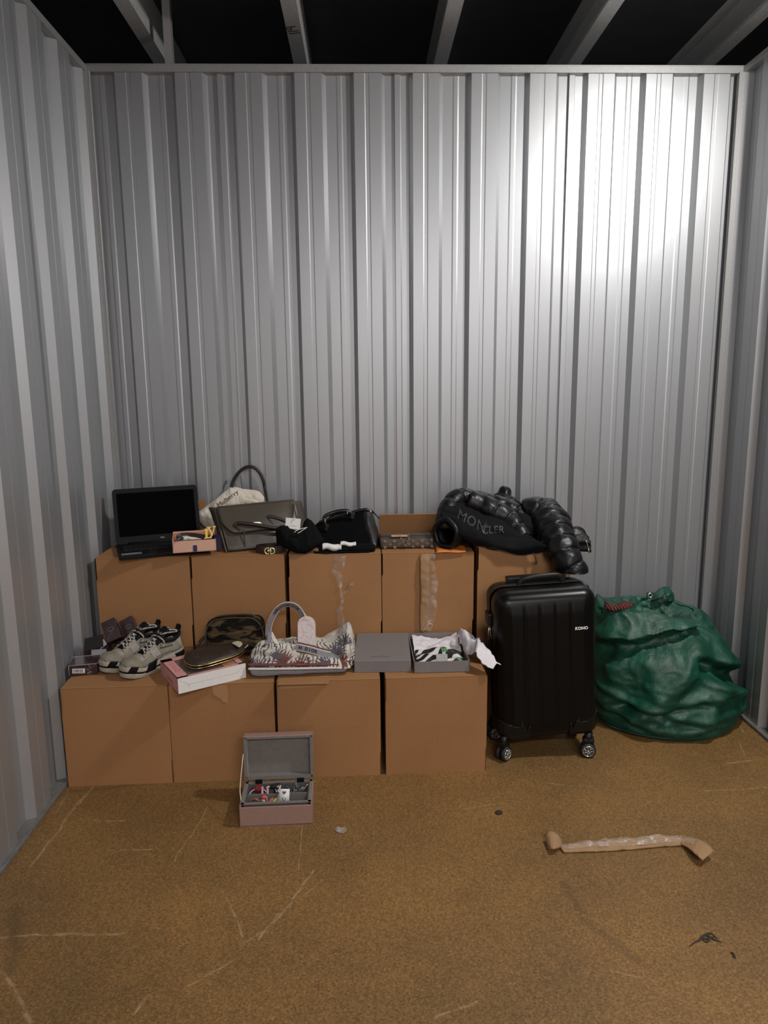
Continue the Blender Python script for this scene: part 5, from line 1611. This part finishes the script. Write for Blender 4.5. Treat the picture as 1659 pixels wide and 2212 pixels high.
# ---- chunky sneakers
MCREAM = M('cream_leather_upper', (.30, .275, .225), .65, 0, .12, 30, .15, 120, .001)
MOVER = M('beige_suede_overlay', (.225, .198, .155), .85, 0, .12, 40, .2, 200, .001)
MSOLE = M('off_white_rubber_sole', (.34, .31, .245), .7, 0, .18, 22, .15, 60, .001)
MMESH = M('white_mesh', (.31, .292, .255), .8, 0, .22, 220, .5, 420, .0015)
MLACE = M('speckled_lace', (.34, .32, .29), .8, 0, .9, 150)
def sneaker(label, toe, side):
    """toe tip position; side = +1 when the outer flank faces the camera side"""
    dirv = Vector((.60, .80, 0)); L = .285
    ang = math.atan2(dirv.y, dirv.x)
    t = thing('sneaker', label, 'shoe', (toe[0] + dirv.x * L / 2, toe[1] + dirv.y * L / 2, .4036), ang, 'pair of chunky sneakers')
    # local x: -L/2 toe .. +L/2 heel, local y: left/right
    def hw(s):  # half width of sole, s=0 toe, 1 heel
        K = [(0, .010), (.04, .027), (.12, .042), (.25, .0495), (.38, .049), (.52, .042), (.68, .039), (.82, .042), (.93, .039), (.98, .028), (1, .012)]
        for (a, b_), (c, d_) in zip(K, K[1:]):
            if a <= s <= c:
                f = (s - a) / (c - a); f = f * f * (3 - 2 * f) if 0 < a and c < .98 else math.sqrt(f) if a == 0 else f
                return b_ + (d_ - b_) * f
        return .012
    N = 44
    def outline(k, zf, inset=0.0):
        pts = []
        for i in range(N + 1):
            s = i / N; pts.append((s, 1))
        for i in range(N, -1, -1):
            s = i / N; pts.append((s, -1))
        out = []
        for s, sg in pts:
            x = -L / 2 + L * (.5 + (s - .5) * (1 - inset * 4)); y = sg * max(.004, hw(s) * k - inset) - .006 * math.sin(PI * s) * side
            out.append(Vector((x, y, zf(s))))
        return out
    spring = lambda s: .016 * max(0, (.26 - s) / .26) ** 2 + .004 * max(0, (s - .85) / .15) ** 2
    top = lambda s: .036 + .018 * s + .010 * math.exp(-((s - .10) / .10) ** 2)
    def layer(z0, z1, k0, k1, nm, m, bulge=.004):
        b = NB(); rings = []
        for q in range(7):
            f = q / 6
            rings.append(outline((k0 + (k1 - k0) * f) * (1 + bulge * 12 * math.sin(PI * f) * .5), lambda s, f=f: spring(s) + (z0(s) * (1 - f) + z1(s) * f)))
        loft(b, rings); return put(nm, b, m, t, True)
    layer(lambda s: 0.0, lambda s: top(s) * .42, .94, 1.04, 'outsole', MSOLE)
    layer(lambda s: top(s) * .43, lambda s: top(s) * .62, 1.0, 1.0, 'midsole_insert', MBK, .001)
    layer(lambda s: top(s) * .60, lambda s: top(s), 1.05, .97, 'midsole', MSOLE)
    # black panels on the sole
    def panel(s0, s1, sg, za, zb, nm, m, off=.0035, sk=0.0):
        b = NB(); n = 10
        g = grid(lambda u, v: (lambda s: Vector((-L / 2 + L * s, sg * (hw(s) * 1.04 + off) - .006 * math.sin(PI * s) * side, spring(s) + top(s) * (za + (zb - za) * v))))(s0 + (s1 - s0) * u + sk * (v - .5)), n, 4, .003)
        return put(nm, g, m, t)
    for sg in (-1, 1):
        panel(.30, .46, sg, .42, 1.22, 'sole_panel', MBK, .003, .06)
        panel(.80, .97, sg, .50, .95, 'sole_panel', MBK, .003, -.03)
        panel(.055, .15, sg, .60, 1.05, 'toe_panel', MBK, .003, .04)
    # upper
    HT = [(0, .004), (.04, .018), (.12, .030), (.25, .037), (.36, .046), (.46, .058), (.58, .068), (.68, .067), (.80, .056), (.90, .060), (.96, .062), (1, .050)]
    def ht(s):
        for (a, b_), (c, d_) in zip(HT, HT[1:]):
            if a <= s <= c: f = (s - a) / (c - a); return b_ + (d_ - b_) * f
        return .05
    def U(s, a, k=1.0, off=0.0):
        """point on the upper: a 0..1 from one welt over the instep to the other"""
        w = hw(s) * .95 * k; h = ht(s); y0 = -.006 * math.sin(PI * s) * side
        th = PI * a
        # flatter sides: superellipse, narrowing towards the top
        c, d = math.cos(th), math.sin(th)
        yy = (abs(c) ** .75) * (1 if c > 0 else -1) * w * (1 - .22 * d * min(1, max(0, (s - .25) / .2))); zz = (d ** .85) * h
        p = Vector((-L / 2 + L * (.02 + .965 * s), yy + y0, spring(s) + top(s) * .92 + zz))
        if off: p += (Vector((0, yy, zz * 1.1)).normalized() if (yy or zz) else Vector((0, 0, 1))) * off
        return p
    b = NB(); loft(b, [[U(i / 40, j / 20) for j in range(21)] + [U(i / 40, 0) + Vector((0, -hw(i / 40) * .9, -.004))] for i in range(41)])
    put('upper', b, MCREAM, t, True)
    # toe overlay and side overlays
    put('toe_overlay', grid(lambda u, v: U(.01 + .20 * u + .07 * (4 * (v - .5) ** 2) * u, .0 + 1.0 * v, 1.0, .0022), 14, 20, .002), MOVER, t)
    for lo in (True, False):
        f = (lambda v: .02 + .20 * v) if lo else (lambda v: .98 - .20 * v)
        put('side_overlay', grid(lambda u, v: U(.22 + .36 * u, f(v) * (1), 1.0, .0024), 14, 6, .002), MOVER, t)
        f2 = (lambda v: .06 + .30 * v) if lo else (lambda v: .94 - .30 * v)
        mp = put('mesh_panel', grid(lambda u, v: U(.44 + .26 * u - .06 * v, f2(v), 1.0, .0036), 12, 8, .002), MMESH, t)
        f3 = (lambda v: .05 + .20 * v) if lo else (lambda v: .95 - .20 * v)
        put('heel_overlay', grid(lambda u, v: U(.58 + .34 * u - .05 * v, f3(v), 1.0, .005), 12, 6, .002), MOVER, t)
        f4 = (lambda v: .26 + .13 * v) if lo else (lambda v: .74 - .13 * v)
        put('eyelet_stay', grid(lambda u, v: U(.30 + .34 * u, f4(v), 1.0, .0042), 14, 5, .0025), MCREAM, t)
        eb = NB()
        for q in range(5):
            p = U(.34 + .065 * q, .34 if lo else .66, 1, .0065); bmesh.ops.create_icosphere(eb, subdivisions=1, radius=.0022, matrix=Matrix.Translation(p))
        put('eyelets', eb, MBK, t)['kind'] = 'stuff'
    # lettering on the outer flank
    sg = 0.16 if side > 0 else .84
    p0, p1 = U(.62, sg, 1, .0085), U(.74, sg, 1, .0085)
    tx = text_bm('BALENCIAGA', .0095, .0002, 1.0, 0, .0002)
    xd = (p1 - p0) * (1 if side < 0 else -1)
    xd = p1 - p0
    bmesh.ops.transform(tx, matrix=face_mat((p0 + p1) / 2, xd if side < 0 else -xd, (0, 0, 1)), verts=tx.verts)
    put('side_lettering', tx, MINK, t)
    # throat, tongue, collar lining
    put('throat', grid(lambda u, v: U(.31 + .34 * u, .40 + .20 * v, 1, .0015 + .004 * u), 14, 6, .003), MBK, t)
    tg = grid(lambda u, v: U(.58, .5) + Vector((.066 * u - .012, (v - .5) * .058 * (1 - .15 * u * u), .002 + .044 * u - .012 * (2 * v - 1) ** 2)), 10, 8, .010)
    put('tongue', tg, MBK, t)
    b = NB(); cp = []
    for i in range(28):
        a = 2 * PI * i / 28; s = .79 + .175 * math.cos(a); y = .034 * math.sin(a)
        cp.append(Vector((-L / 2 + L * s, y, top(s) + .058 + .016 * max(0, math.cos(a)) ** 3 + .006 * max(0, -math.cos(a)))))
    tube(b, cp, .0075, 8, closed=True); put('collar', b, MBK, t, True)
    b = NB(); c0 = b.verts.new(Vector((-L / 2 + L * .79, 0, top(.79) + .040))); rv = [b.verts.new(p) for p in cp]
    for i in range(28): b.faces.new((rv[i], rv[(i + 1) % 28], c0))
    put('lining', b, MBK, t, True)
    b = NB(); ribbon(b, crv([cp[0] + Vector((.004, 0, -.006)), cp[0] + Vector((.012, 0, .012)), cp[0] + Vector((.004, 0, .022)), cp[0] + Vector((-.004, 0, .006))], 4), .014, .003, (0, 1, 0)); put('heel_pull', b, MBK, t)
    # laces: crossed rows and a bow
    b = NB()
    for q in range(5):
        s0 = .335 + .065 * q
        for fl in (0, 1):
            a0, a1 = (.36, .64) if fl == 0 else (.64, .36)
            tube(b, crv([U(s0, a0, 1, .006), U(s0 + .03, .5, 1, .012 + .003 * fl), U(s0 + .062, a1, 1, .006)], 5), .0032, 6)
    lc = put('laces', b, MLACE, t, True)
    b = NB(); k = U(.64, .5, 1, .014)
    for sg2 in (-1, 1):
        tube(b, crv([k, k + Vector((.015, sg2 * .018, .010)), k + Vector((.045, sg2 * .030, .010)), k + Vector((.068, sg2 * .030, .006)), k + Vector((.072, sg2 * .020, .010)), k + Vector((.045, sg2 * .014, .016)), k + Vector((.014, sg2 * .006, .012)), k], 5), .0034, 6)
        tube(b, crv([k, k + Vector((-.008, sg2 * .020, .002)), k + Vector((-.004, sg2 * .040, -.012)), k + Vector((-.015, sg2 * .050, -.030))], 5), .0032, 6)
    put('lace_bow', b, MLACE, t, True)
sneaker('nearer chunky cream sneaker with black laces, touching the pink carton', (.238, -.800), -1)
sneaker('farther chunky cream sneaker with black laces, next to the dark cartons', (.138, -.738), -1)

# ================================================================ jewellery box on the floor
MROSEL = M('dusty_pink_leatherette', (.300, .185, .150), .6, 0, .06, 60, .15, 320, .0007)
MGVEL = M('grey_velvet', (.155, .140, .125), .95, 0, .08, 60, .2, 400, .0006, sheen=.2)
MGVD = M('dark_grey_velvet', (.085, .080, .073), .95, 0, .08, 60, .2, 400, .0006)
MSILV = M('silver', (.55, .54, .52), .28, .9, .1)
JO = Vector((.731, -1.149, 0)); JY = R(1.6)
def jewel_box():
    t = thing('jewellery_box', 'open dusty pink jewellery box with a grey lined lid on the floor before the boxes', 'box', JO, JY)
    w, d, h, e = .253, .152, .083, .006
    b = NB()
    box(b, (w / 2, d / 2, e / 2), (w, d, e)); box(b, (w / 2, e / 2, h / 2 - .004), (w, e, h - .008), None, .001); box(b, (w / 2, d - e / 2, h / 2), (w, e, h))
    for x in (e / 2, w - e / 2): box(b, (x, d / 2, h / 2), (e, d - .004, h), None, .001)
    put('base', b, MROSEL, t)
    # grey rim and inner tray
    b = NB(); r = .007
    box(b, (w / 2, .010, h + .0005), (w - .004, .010, .004)); box(b, (w / 2, d - .010, h + .0005), (w - .004, .010, .004)); box(b, (.010, d / 2, h + .0005), (.010, d - .01, .004)); box(b, (w - .010, d / 2, h + .0005), (.010, d - .01, .004))
    put('rim', b, MGVEL, t)
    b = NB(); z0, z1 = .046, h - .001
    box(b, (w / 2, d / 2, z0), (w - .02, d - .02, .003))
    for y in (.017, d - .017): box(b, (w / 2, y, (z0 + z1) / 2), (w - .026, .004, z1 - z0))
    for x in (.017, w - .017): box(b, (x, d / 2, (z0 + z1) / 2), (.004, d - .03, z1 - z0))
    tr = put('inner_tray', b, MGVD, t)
    b = NB(); box(b, (w * .515, d / 2, (z0 + z1) / 2), (.006, d - .036, z1 - z0)); put('divider', b, MGVEL, tr)
    b = NB(); box(b, (w / 2, d * .52, (z0 + z1) / 2 - .003), (w - .036, .004, z1 - z0 - .006)); put('divider', b, MGVEL, tr)
    b = NB(); box(b, (w * .72, d * .70, (z0 + z1) / 2 - .006), (.003, d * .34, z1 - z0 - .012)); put('divider', b, MGVEL, tr)
    # lid standing open
    lm = T(0, d - .006, h + .010, R(-7), 0, 0); lh, ld = .163, .040
    b = NB()
    box(b, (w / 2, ld - .003, lh / 2), (w, .006, lh), lm, .001); box(b, (w / 2, ld / 2, lh - .004), (w, ld, .008), lm, .0012); box(b, (w / 2, ld / 2, .004), (w, ld, .008), lm, .001)
    for x in (.004, w - .004): box(b, (x, ld / 2, lh / 2), (.008, ld, lh - .004), lm, .001)
    lid = put('lid', b, MROSEL, t)
    b = NB()
    box(b, (w / 2, ld - .0075, lh / 2), (w - .016, .003, lh - .016), lm)
    for x in (.0095, w - .0095): box(b, (x, ld / 2 - .001, lh / 2), (.004, ld - .004, lh - .014), lm)
    for z in (.0095, lh - .0095): box(b, (w / 2, ld / 2 - .001, z), (w - .016, ld - .004, .004), lm)
    for x in (.0058, w - .0058): box(b, (x, -.0003, lh / 2), (.0112, .0025, lh - .006), lm)
    for z in (.0075, lh - .0065): box(b, (w / 2, -.0003, z), (w - .004, .0025, .0125 if z < .1 else .007), lm)
    put('lid_lining', b, MGVEL, lid)
    for x in (w * .21, w * .81):
        b = NB(); box(b, (x, d - .014, h + .006), (.026, .004, .020), T(0, 0, 0, 0, 0, 0), .001); put('hinge', b, M('black_hinge', (.012, .012, .012), .4, .5), t)
    b = NB(); tube(b, crv([(.003, .030, h + .001), (-.003, .055, h + .03), (-.002, .10, h + .075), (.001, d - .012, h + .118)], 6), .0018, 6, flat=.5); put('lid_stay', b, M('cream_ribbon', (.62, .52, .42), .7), t, True)
    return t
jewel_box()
JM = Matrix.Translation(JO) @ Euler((0, 0, JY)).to_matrix().to_4x4()
JF = .0478
def trinket(name, label, cat, build, x, y, z=JF, rz=0, m=None, parts=None):
    """small thing resting in the jewellery tray; build fills a bmesh, or parts is a list of (name, builder, material)"""
    g = 'trinkets in the jewellery box'
    M4 = JM @ T(x, y, z, 0, 0, rz)
    if parts:
        t = link(bpy.data.objects.new(name, None)); t.matrix_world = M4; tag(t, label, cat, g)
        for nm, f, mm in parts:
            b = NB(); f(b); put(nm, b, mm, t, True)
        return t
    b = NB(); build(b); o = put(name, b, m, None, True); o.matrix_world = M4
    return tag(o, label, cat, g)
MRED = M('red_thread', (.17, .012, .014), .85, 0, .3, 120, .4, 300, .001)
MPKE = M('pale_pink_resin', (.58, .36, .42), .35)
def pom(b):
    bmesh.ops.create_icosphere(b, subdivisions=3, radius=.015, matrix=Matrix.Translation((0, 0, .030)) @ Matrix.Diagonal((1.5, .9, .8, 1)))
    puff(b, .004, 90, 1)
trinket('earring', 'red thread pompom earring at the back left of the jewellery box', 'earring', None, .055, .112, parts=[
    ('pompom', pom, MRED), ('hook', lambda b: tube(b, crv([(.02, 0, .03), (.026, -.004, .036), (.030, -.008, .028)], 4), .0009, 5), MSILV), ('stem', lambda b: tube(b, [(0, 0, 0), (0, 0, .025)], .004, 6), MRED)])
trinket('bracelet', 'white beaded loop lying left of the pale pink ring', 'bracelet', lambda b: tube(b, [(.026 * math.cos(a) * 1.2, .014 * math.sin(a), .004 + .030 * (math.sin(a) * .5 + .5)) for a in [2 * PI * i / 28 for i in range(28)]], .0018, 6, closed=True), .055, .092, m=M('pearl_white', (.62, .58, .56), .35))
trinket('earring', 'pale pink U shaped earring standing in the back left tray', 'earring', lambda b: tube(b, crv([(-.009, .006, .050), (-.0095, .0, .030), (-.006, -.004, .016), (0, -.005, .011), (.006, -.004, .016), (.0095, 0, .030), (.009, .006, .050)], 5), .0042, 8), .080, .086, m=MPKE)
def tassel(b):
    tube(b, [(0, 0, .034), (.012, 0, .035), (.030, .002, .034), (.040, .003, .033)], [.005, .009, .011, .010], 12); puff(b, .0015, 160, 2)
trinket('earring', 'black tassel earring with a silver cap at the back of the left tray', 'earring', None, .094, .114, parts=[
    ('tassel', tassel, M('black_thread', (.012, .008, .009), .8, 0, .3, 100)), ('cap', lambda b: tube(b, [(-.012, 0, .033), (-.004, 0, .034), (.002, 0, .034)], [.002, .006, .005], 10), MSILV), ('stand', lambda b: tube(b, [(.02, .003, 0), (.02, .003, .026)], .004, 6), MBK)])
def heart(b, x, y, s, z=.0012):
    P = [(s * 16 * math.sin(a) ** 3 / 17, -s * (13 * math.cos(a) - 5 * math.cos(2 * a) - 2 * math.cos(3 * a) - math.cos(4 * a)) / 17) for a in [2 * PI * i / 24 for i in range(24)]]
    prism(b, [(p, q) for p, q in P], .0022, T(x, y, z) @ Euler((PI / 2, 0, 0)).to_matrix().to_4x4())
CM = face_mat((0, 0, 0), (1, .0, -.06), (.05, .45, .9))
def cardf(b): box(b, (0, 0, 0), (.037, .046, .0012), CM)
def hearts(y):
    def f(b):
        heart(b, 0, y, .0068, .001); bmesh.ops.transform(b, matrix=CM, verts=b.verts)
    return f
def hgem(y):
    def f(b):
        heart(b, 0, y, .0042, .0026); bmesh.ops.transform(b, matrix=CM, verts=b.verts)
    return f
trinket('earring_card', 'white card holding two dark heart stud earrings, leaning on the tray divider', 'card', None, .151, .060, JF + .030, parts=[
    ('card', cardf, MWHITE), ('heart_stud', hearts(.011), M('dark_pave_heart', (.10, .095, .10), .35, .6, .5, 400)), ('heart_stud', hearts(-.011), M('grey_pave_heart', (.16, .155, .16), .35, .6, .5, 400)), ('heart_gem', hgem(-.011), M('pale_gem', (.55, .55, .58), .2)), ('heart_gem', hgem(.011), M('smoky_gem', (.13, .11, .12), .25))])
rnd = random.Random(11)
def beads(b):
    for i in range(12):
        bmesh.ops.create_icosphere(b, subdivisions=2, radius=rnd.uniform(.0022, .0042), matrix=Matrix.Translation((rnd.uniform(-.008, .008), rnd.uniform(-.020, .020), .046 + rnd.uniform(0, .01))))
trinket('bead_bracelet', 'clump of glassy silver beads on the tray divider, left of the earring card', 'bracelet', beads, .128, .072, m=M('glass_beads', (.6, .6, .6), .12, .5))
def charm(b):
    tube(b, crv([(0, 0, 0), (.002, -.002, .014), (0, 0, .030)], 4), .0065, 10); bmesh.ops.create_icosphere(b, subdivisions=2, radius=.0085, matrix=Matrix.Translation((-.002, -.001, .010)) @ Matrix.Diagonal((1, .8, .7, 1)))
def charm_top(b): bmesh.ops.create_icosphere(b, subdivisions=2, radius=.0105, matrix=Matrix.Translation((.002, 0, .037)) @ Matrix.Diagonal((1.1, .8, .75, 1)))
trinket('charm', 'white and red figurine charm in the front left tray', 'charm', None, .078, .045, parts=[('stem', charm, M('ivory_resin', (.58, .50, .46), .4)), ('red_top', charm_top, M('coral_red', (.55, .05, .06), .4)), ('pin', lambda b: tube(b, [(.014, 0, .0), (.013, 0, .040)], .0014, 6), MPKE)])
def clip(b): tube(b, crv([(-.014, -.006, .003), (-.004, 0, .016), (.008, .004, .026), (.016, .006, .030)], 5), lambda s: .003 + .0042 * math.sin(PI * s), 8, flat=.6)
trinket('hair_clip', 'coral hair clip lying between the figurine charm and the yellow clip', 'hair clip', clip, .098, .040, m=M('coral_resin', (.42, .12, .07), .4))
trinket('hair_clip', 'yellow hair clip in the front left tray beside the divider', 'hair clip', clip, .114, .040, m=M('yellow_resin', (.58, .44, .12), .35))
trinket('hoop_earring', 'copper red hoop earring at the front left corner of the tray', 'earring', lambda b: tube(b, [(.017 * math.cos(a), .003 * math.sin(a), .019 + .017 * math.sin(a)) for a in [2 * PI * i / 26 for i in range(26)]], .0030, 8, closed=True), .048, .036, m=M('copper_enamel', (.30, .10, .055), .35, .3))
trinket('chain', 'fine silver chain heaped in the front right tray', 'necklace', lambda b: tube(b, crv([(-.03, 0, .004), (-.01, .006, .018), (.01, 0, .010), (.03, .004, .020), (.045, -.004, .008), (.03, -.012, .012), (.0, -.01, .006), (-.02, -.012, .012)], 6), .0018, 6), .165, .036, m=MSILV)
def gems(b):
    for i in range(7): bmesh.ops.create_icosphere(b, subdivisions=1, radius=rnd.uniform(.004, .007), matrix=Matrix.Translation((rnd.uniform(-.010, .010), rnd.uniform(-.014, .014), .010 + .004 * i)))
trinket('gem_cluster', 'cluster of blue grey gems in the back right tray, left of its divider', 'earring', gems, .166, .100, m=M('blue_grey_gem', (.055, .075, .085), .18))
trinket('gem_cluster', 'pale blue gem cluster at the back of the rightmost tray', 'earring', gems, .196, .112, m=M('pale_blue_gem', (.11, .14, .15), .18))
def pins(a):
    def f(b): tube(b, [(-.016 * math.cos(a), -.016 * math.sin(a), .010), (.018 * math.cos(a), .018 * math.sin(a), .044)], .0013, 6)
    return f
trinket('hair_pin', 'silver hair pin leaning to the right in the rightmost tray', 'hair pin', pins(R(20)), .216, .100, m=MSILV)
trinket('hair_pin', 'shorter silver hair pin crossing in front in the rightmost tray', 'hair pin', pins(R(-10)), .200, .090, m=MSILV)

# ================================================================ tape and torn strips on the cartons
def mat_tape():
    k = NT('clear_tape'); v = k.coord()
    a = k.ramp(k.noise(v, 34, 4), [(.45, (.07,) * 3), (.62, (.20,) * 3), (.72, (.75,) * 3)])
    k.set(base=(.62, .55, .47), rough=.18, alpha=a, spec=.6); k.bump(k.noise(v, 40, 4), .7, .006)
    return k.m
MTAPE = mat_tape()
MKR = mat_card('torn_kraft', (.335, .205, .105))
def strip(name, parent, pts, wid, m, wr=.004, seed=0, nv=6, th=.0008, lift=0.0):
    P = crv([Vector(p) for p in pts], 8); n = len(P) - 1
    o = parent.matrix_world.inverted() if parent else Matrix()
    def f(u, v):
        i = int(round(u * n)); p = P[i]; ww = wid(u) if callable(wid) else wid
        ed = .035 * math.sin(u * 40 + seed) + .05 * math.sin(u * 17 + 2 * seed)
        x = (v - .5) * ww * (1 + ed)
        return o @ (p + Vector((x, -lift * (1 - (2 * v - 1) ** 2) - abs(wr * fbm(p + Vector((x, 0, 0)), 28, 3, seed)) - .0012, 0)))
    return put(name, grid(f, n, nv, th), m, parent)
bpy.context.view_layer.update()
u3, u4 = up[2], up[3]
strip('torn_tape', u3, [(1.078, -0.443, 0.802), (1.072, -0.446, 0.770), (1.061, -0.446, 0.729), (1.072, -0.446, 0.688), (1.073, -0.446, 0.647), (1.080, -0.446, 0.605), (1.069, -0.446, 0.564), (1.074, -0.446, 0.515), (1.071, -0.446, 0.465)], lambda u: .046 - .026 * min(1, u * 1.6) + .012 * math.sin(u * 9), MTAPE, .012, 1, lift=.004)
b = NB(); prism(b, [(-.014, -.006), (-.004, .006), (.013, .012), (.012, -.004), (.002, -.012)], .0025, T(*(1.122, -0.452, 0.676), 0, R(-10), R(12)))
bmesh.ops.transform(b, matrix=u3.matrix_world.inverted(), verts=b.verts); put('torn_shred', b, MKR, u3)
b = NB(); P = [Vector(p) for p in ((1.117, -0.449, 0.665), (1.101, -0.447, 0.646), (1.079, -0.446, 0.628))]; ribbon(b, P, .010, .001, (.6, 0, 1)); bmesh.ops.transform(b, matrix=u3.matrix_world.inverted(), verts=b.verts); put('torn_shred', b, MTAPE, u3)
strip('peeled_strip', u4, [(1.438, -0.443, 0.802), (1.437, -0.452, 0.767), (1.439, -0.456, 0.715), (1.439, -0.457, 0.653), (1.439, -0.457, 0.591), (1.437, -0.455, 0.528), (1.437, -0.455, 0.460)], .040, MKR, .006, 4, lift=.003, th=.0015)
strip('torn_tape', u4, [(1.472, -0.443, 0.801), (1.463, -0.456, 0.772), (1.472, -0.459, 0.744), (1.471, -0.456, 0.704), (1.477, -0.457, 0.669), (1.465, -0.457, 0.611), (1.471, -0.457, 0.559), (1.463, -0.455, 0.510), (1.453, -0.460, 0.462)], lambda u: .034 - .010 * math.sin(u * 7), MTAPE, .014, 7, lift=.006)
b = NB(); tube(b, crv([Vector(p) for p in ((1.470, -0.470, 0.492), (1.457, -0.475, 0.498), (1.442, -0.470, 0.482), (1.430, -0.465, 0.460))], 4), .003, 6, flat=.5); bmesh.ops.transform(b, matrix=u4.matrix_world.inverted(), verts=b.verts); put('tape_curl', b, M('white_tape_edge', (.60, .55, .52), .4), u4, True)
# torn paper patches and a loose top flap on the front row
l2, l3 = low[1], low[2]
def patch(parent, poly, m, nm='torn_patch', dy=.0016):
    b = NB(); prism(b, poly, dy, T(0, -.0042, 0)); put(nm, b, m, parent)
MPATCH = mat_card('worn_kraft', (.395, .222, .108))
patch(l2, [(.165, .398), (.222, .400), (.226, .368), (.222, .325), (.205, .332), (.196, .345), (.182, .352), (.170, .362)], MPATCH)
patch(l3, [(.012, .398), (.200, .400), (.196, .382), (.150, .380), (.110, .377), (.060, .376), (.020, .374)], MPATCH)
b = NB(); box(b, (.105, .02, HB + .0016), (.195, .075, .002), T(0, -.016, 0, 0, 0, R(-1)), .0004); put('loose_flap', b, CARD[0], l3)

# ================================================================ litter on the floor
def floor_strip():
    t = thing('torn_cardboard_strip', 'torn cardboard strip with clear tape and curled ends lying on the open floor', 'litter', (2.02, -1.33, 0))
    o = Vector(t.location)
    def sh(name, A, B, m, th, wr=.004, seed=0, arch=0.0):
        a, c = crv([Vector(p) for p in A], 8), crv([Vector(p) for p in B], 8); n = len(a) - 1
        g = grid(lambda u, v: a[int(round(u * n))].lerp(c[int(round(u * n))], v) + Vector((0, 0, arch * math.sin(PI * u) + abs(wr * fbm((a[int(round(u * n))].x + v * .1, v, u), 9, 3, seed)))) - o, n, 8, th)
        return put(name, g, m, t)
    za = .010
    sh('strip', [(1.810, -1.314, 0.010), (1.858, -1.312, 0.014), (1.937, -1.309, 0.016), (2.017, -1.300, 0.016), (2.097, -1.297, 0.018), (2.162, -1.290, 0.020), (2.220, -1.302, 0.016)],
               [(1.817, -1.339, 0.004), (1.851, -1.338, 0.004), (1.927, -1.339, 0.004), (2.005, -1.336, 0.004), (2.085, -1.330, 0.004), (2.149, -1.323, 0.004), (2.218, -1.322, 0.006)], MKR, .003, .008, 2)
    sh('curled_end', [(2.220, -1.296, 0.012), (2.248, -1.307, 0.022), (2.267, -1.333, 0.034), (2.283, -1.363, 0.036), (2.290, -1.387, 0.030)],
                     [(2.214, -1.323, 0.010), (2.220, -1.349, 0.018), (2.221, -1.386, 0.028), (2.227, -1.412, 0.030), (2.238, -1.422, 0.022)], MKR, .003, .003, 5)
    sh('curled_end', [(1.770, -1.272, 0.020), (1.779, -1.271, 0.034), (1.796, -1.278, 0.040), (1.812, -1.287, 0.032), (1.822, -1.294, 0.016)],
                     [(1.769, -1.326, 0.006), (1.774, -1.341, 0.020), (1.785, -1.345, 0.024), (1.802, -1.332, 0.016), (1.819, -1.311, 0.008)], MKR, .003, .003, 7)
    sh('tape', [(1.814, -1.318, 0.016), (1.857, -1.316, 0.020), (1.936, -1.311, 0.024), (2.016, -1.302, 0.024), (2.095, -1.301, 0.026), (2.159, -1.297, 0.028), (2.217, -1.306, 0.026), (2.259, -1.330, 0.034)],
               [(1.812, -1.328, 0.010), (1.853, -1.330, 0.010), (1.931, -1.328, 0.011), (2.009, -1.324, 0.011), (2.087, -1.323, 0.011), (2.150, -1.320, 0.014), (2.215, -1.326, 0.016), (2.237, -1.352, 0.030)], MTAPE, .0008, .012, 9)
floor_strip()
b = pillow(crv([(1.060, -1.177, 0.003), (1.076, -1.167, 0.003), (1.099, -1.171, 0.003), (1.105, -1.187, 0.003), (1.091, -1.202, 0.003), (1.071, -1.195, 0.003)], 4, True), (0, 0, 1), .009, .01, .006, .008, 60, 3)
kk = NT('clear_scrap'); kk.set(base=(.45, .42, .38), rough=.15, alpha=.45, spec=.7); kk.bump(kk.noise(kk.coord(), 60, 3), .8, .005)
tag(put('plastic_scrap', b, kk.m), 'small crumpled clear plastic scrap on the floor right of the jewellery box', 'litter')
b = NB(); bmesh.ops.create_icosphere(b, subdivisions=2, radius=.012, matrix=Matrix.Translation(Vector((1.648, -1.107, 0.000)) + Vector((0, 0, .004))) @ Matrix.Diagonal((1.2, 1, .4, 1))); puff(b, .003, 50, 1)
tag(put('dirt_crumb', b, M('dark_dirt', (.03, .022, .014), .9), None, True), 'flat dark crumb of dirt on the floor in front of the suitcase', 'litter')
b = NB(); rl = random.Random(4)
for pts in (((2.050, -1.739, 0.000), (2.071, -1.725, 0.000), (2.088, -1.722, 0.000), (2.105, -1.709, 0.000), (2.121, -1.710, 0.000), (2.127, -1.720, 0.000), (2.140, -1.723, 0.000), (2.146, -1.738, 0.000)), ((2.076, -1.731, 0.000), (2.095, -1.712, 0.000), (2.111, -1.706, 0.000), (2.128, -1.704, 0.000), (2.135, -1.716, 0.000)), ((2.095, -1.719, 0.000), (2.102, -1.726, 0.000), (2.116, -1.713, 0.000), (2.116, -1.701, 0.000)), ((2.092, -1.709, 0.000), (2.102, -1.719, 0.000), (2.118, -1.720, 0.000), (2.133, -1.709, 0.000))):
    tube(b, crv([Vector(p) + Vector((rl.uniform(-.004, .004), rl.uniform(-.006, .006), .002)) for p in pts], 6), lambda s: .0006 + .0022 * math.sin(PI * s), 6)
tag(put('lint_strand', b, M('black_lint', (.035, .028, .02), .9), None, True), 'tangled black strand of lint on the floor at lower right', 'litter')
b = NB(); tube(b, crv([Vector(p) + Vector((0, 0, .002)) for p in ((2.150, -1.767, 0.000), (2.155, -1.774, 0.000), (2.152, -1.783, 0.000), (2.155, -1.788, 0.000))], 5), lambda s: .0008 + .003 * math.sin(PI * s), 6)
tag(put('lint_scrap', b, M('black_lint_scrap', (.035, .028, .02), .9), None, True), 'short black scrap below the strand of lint', 'litter')
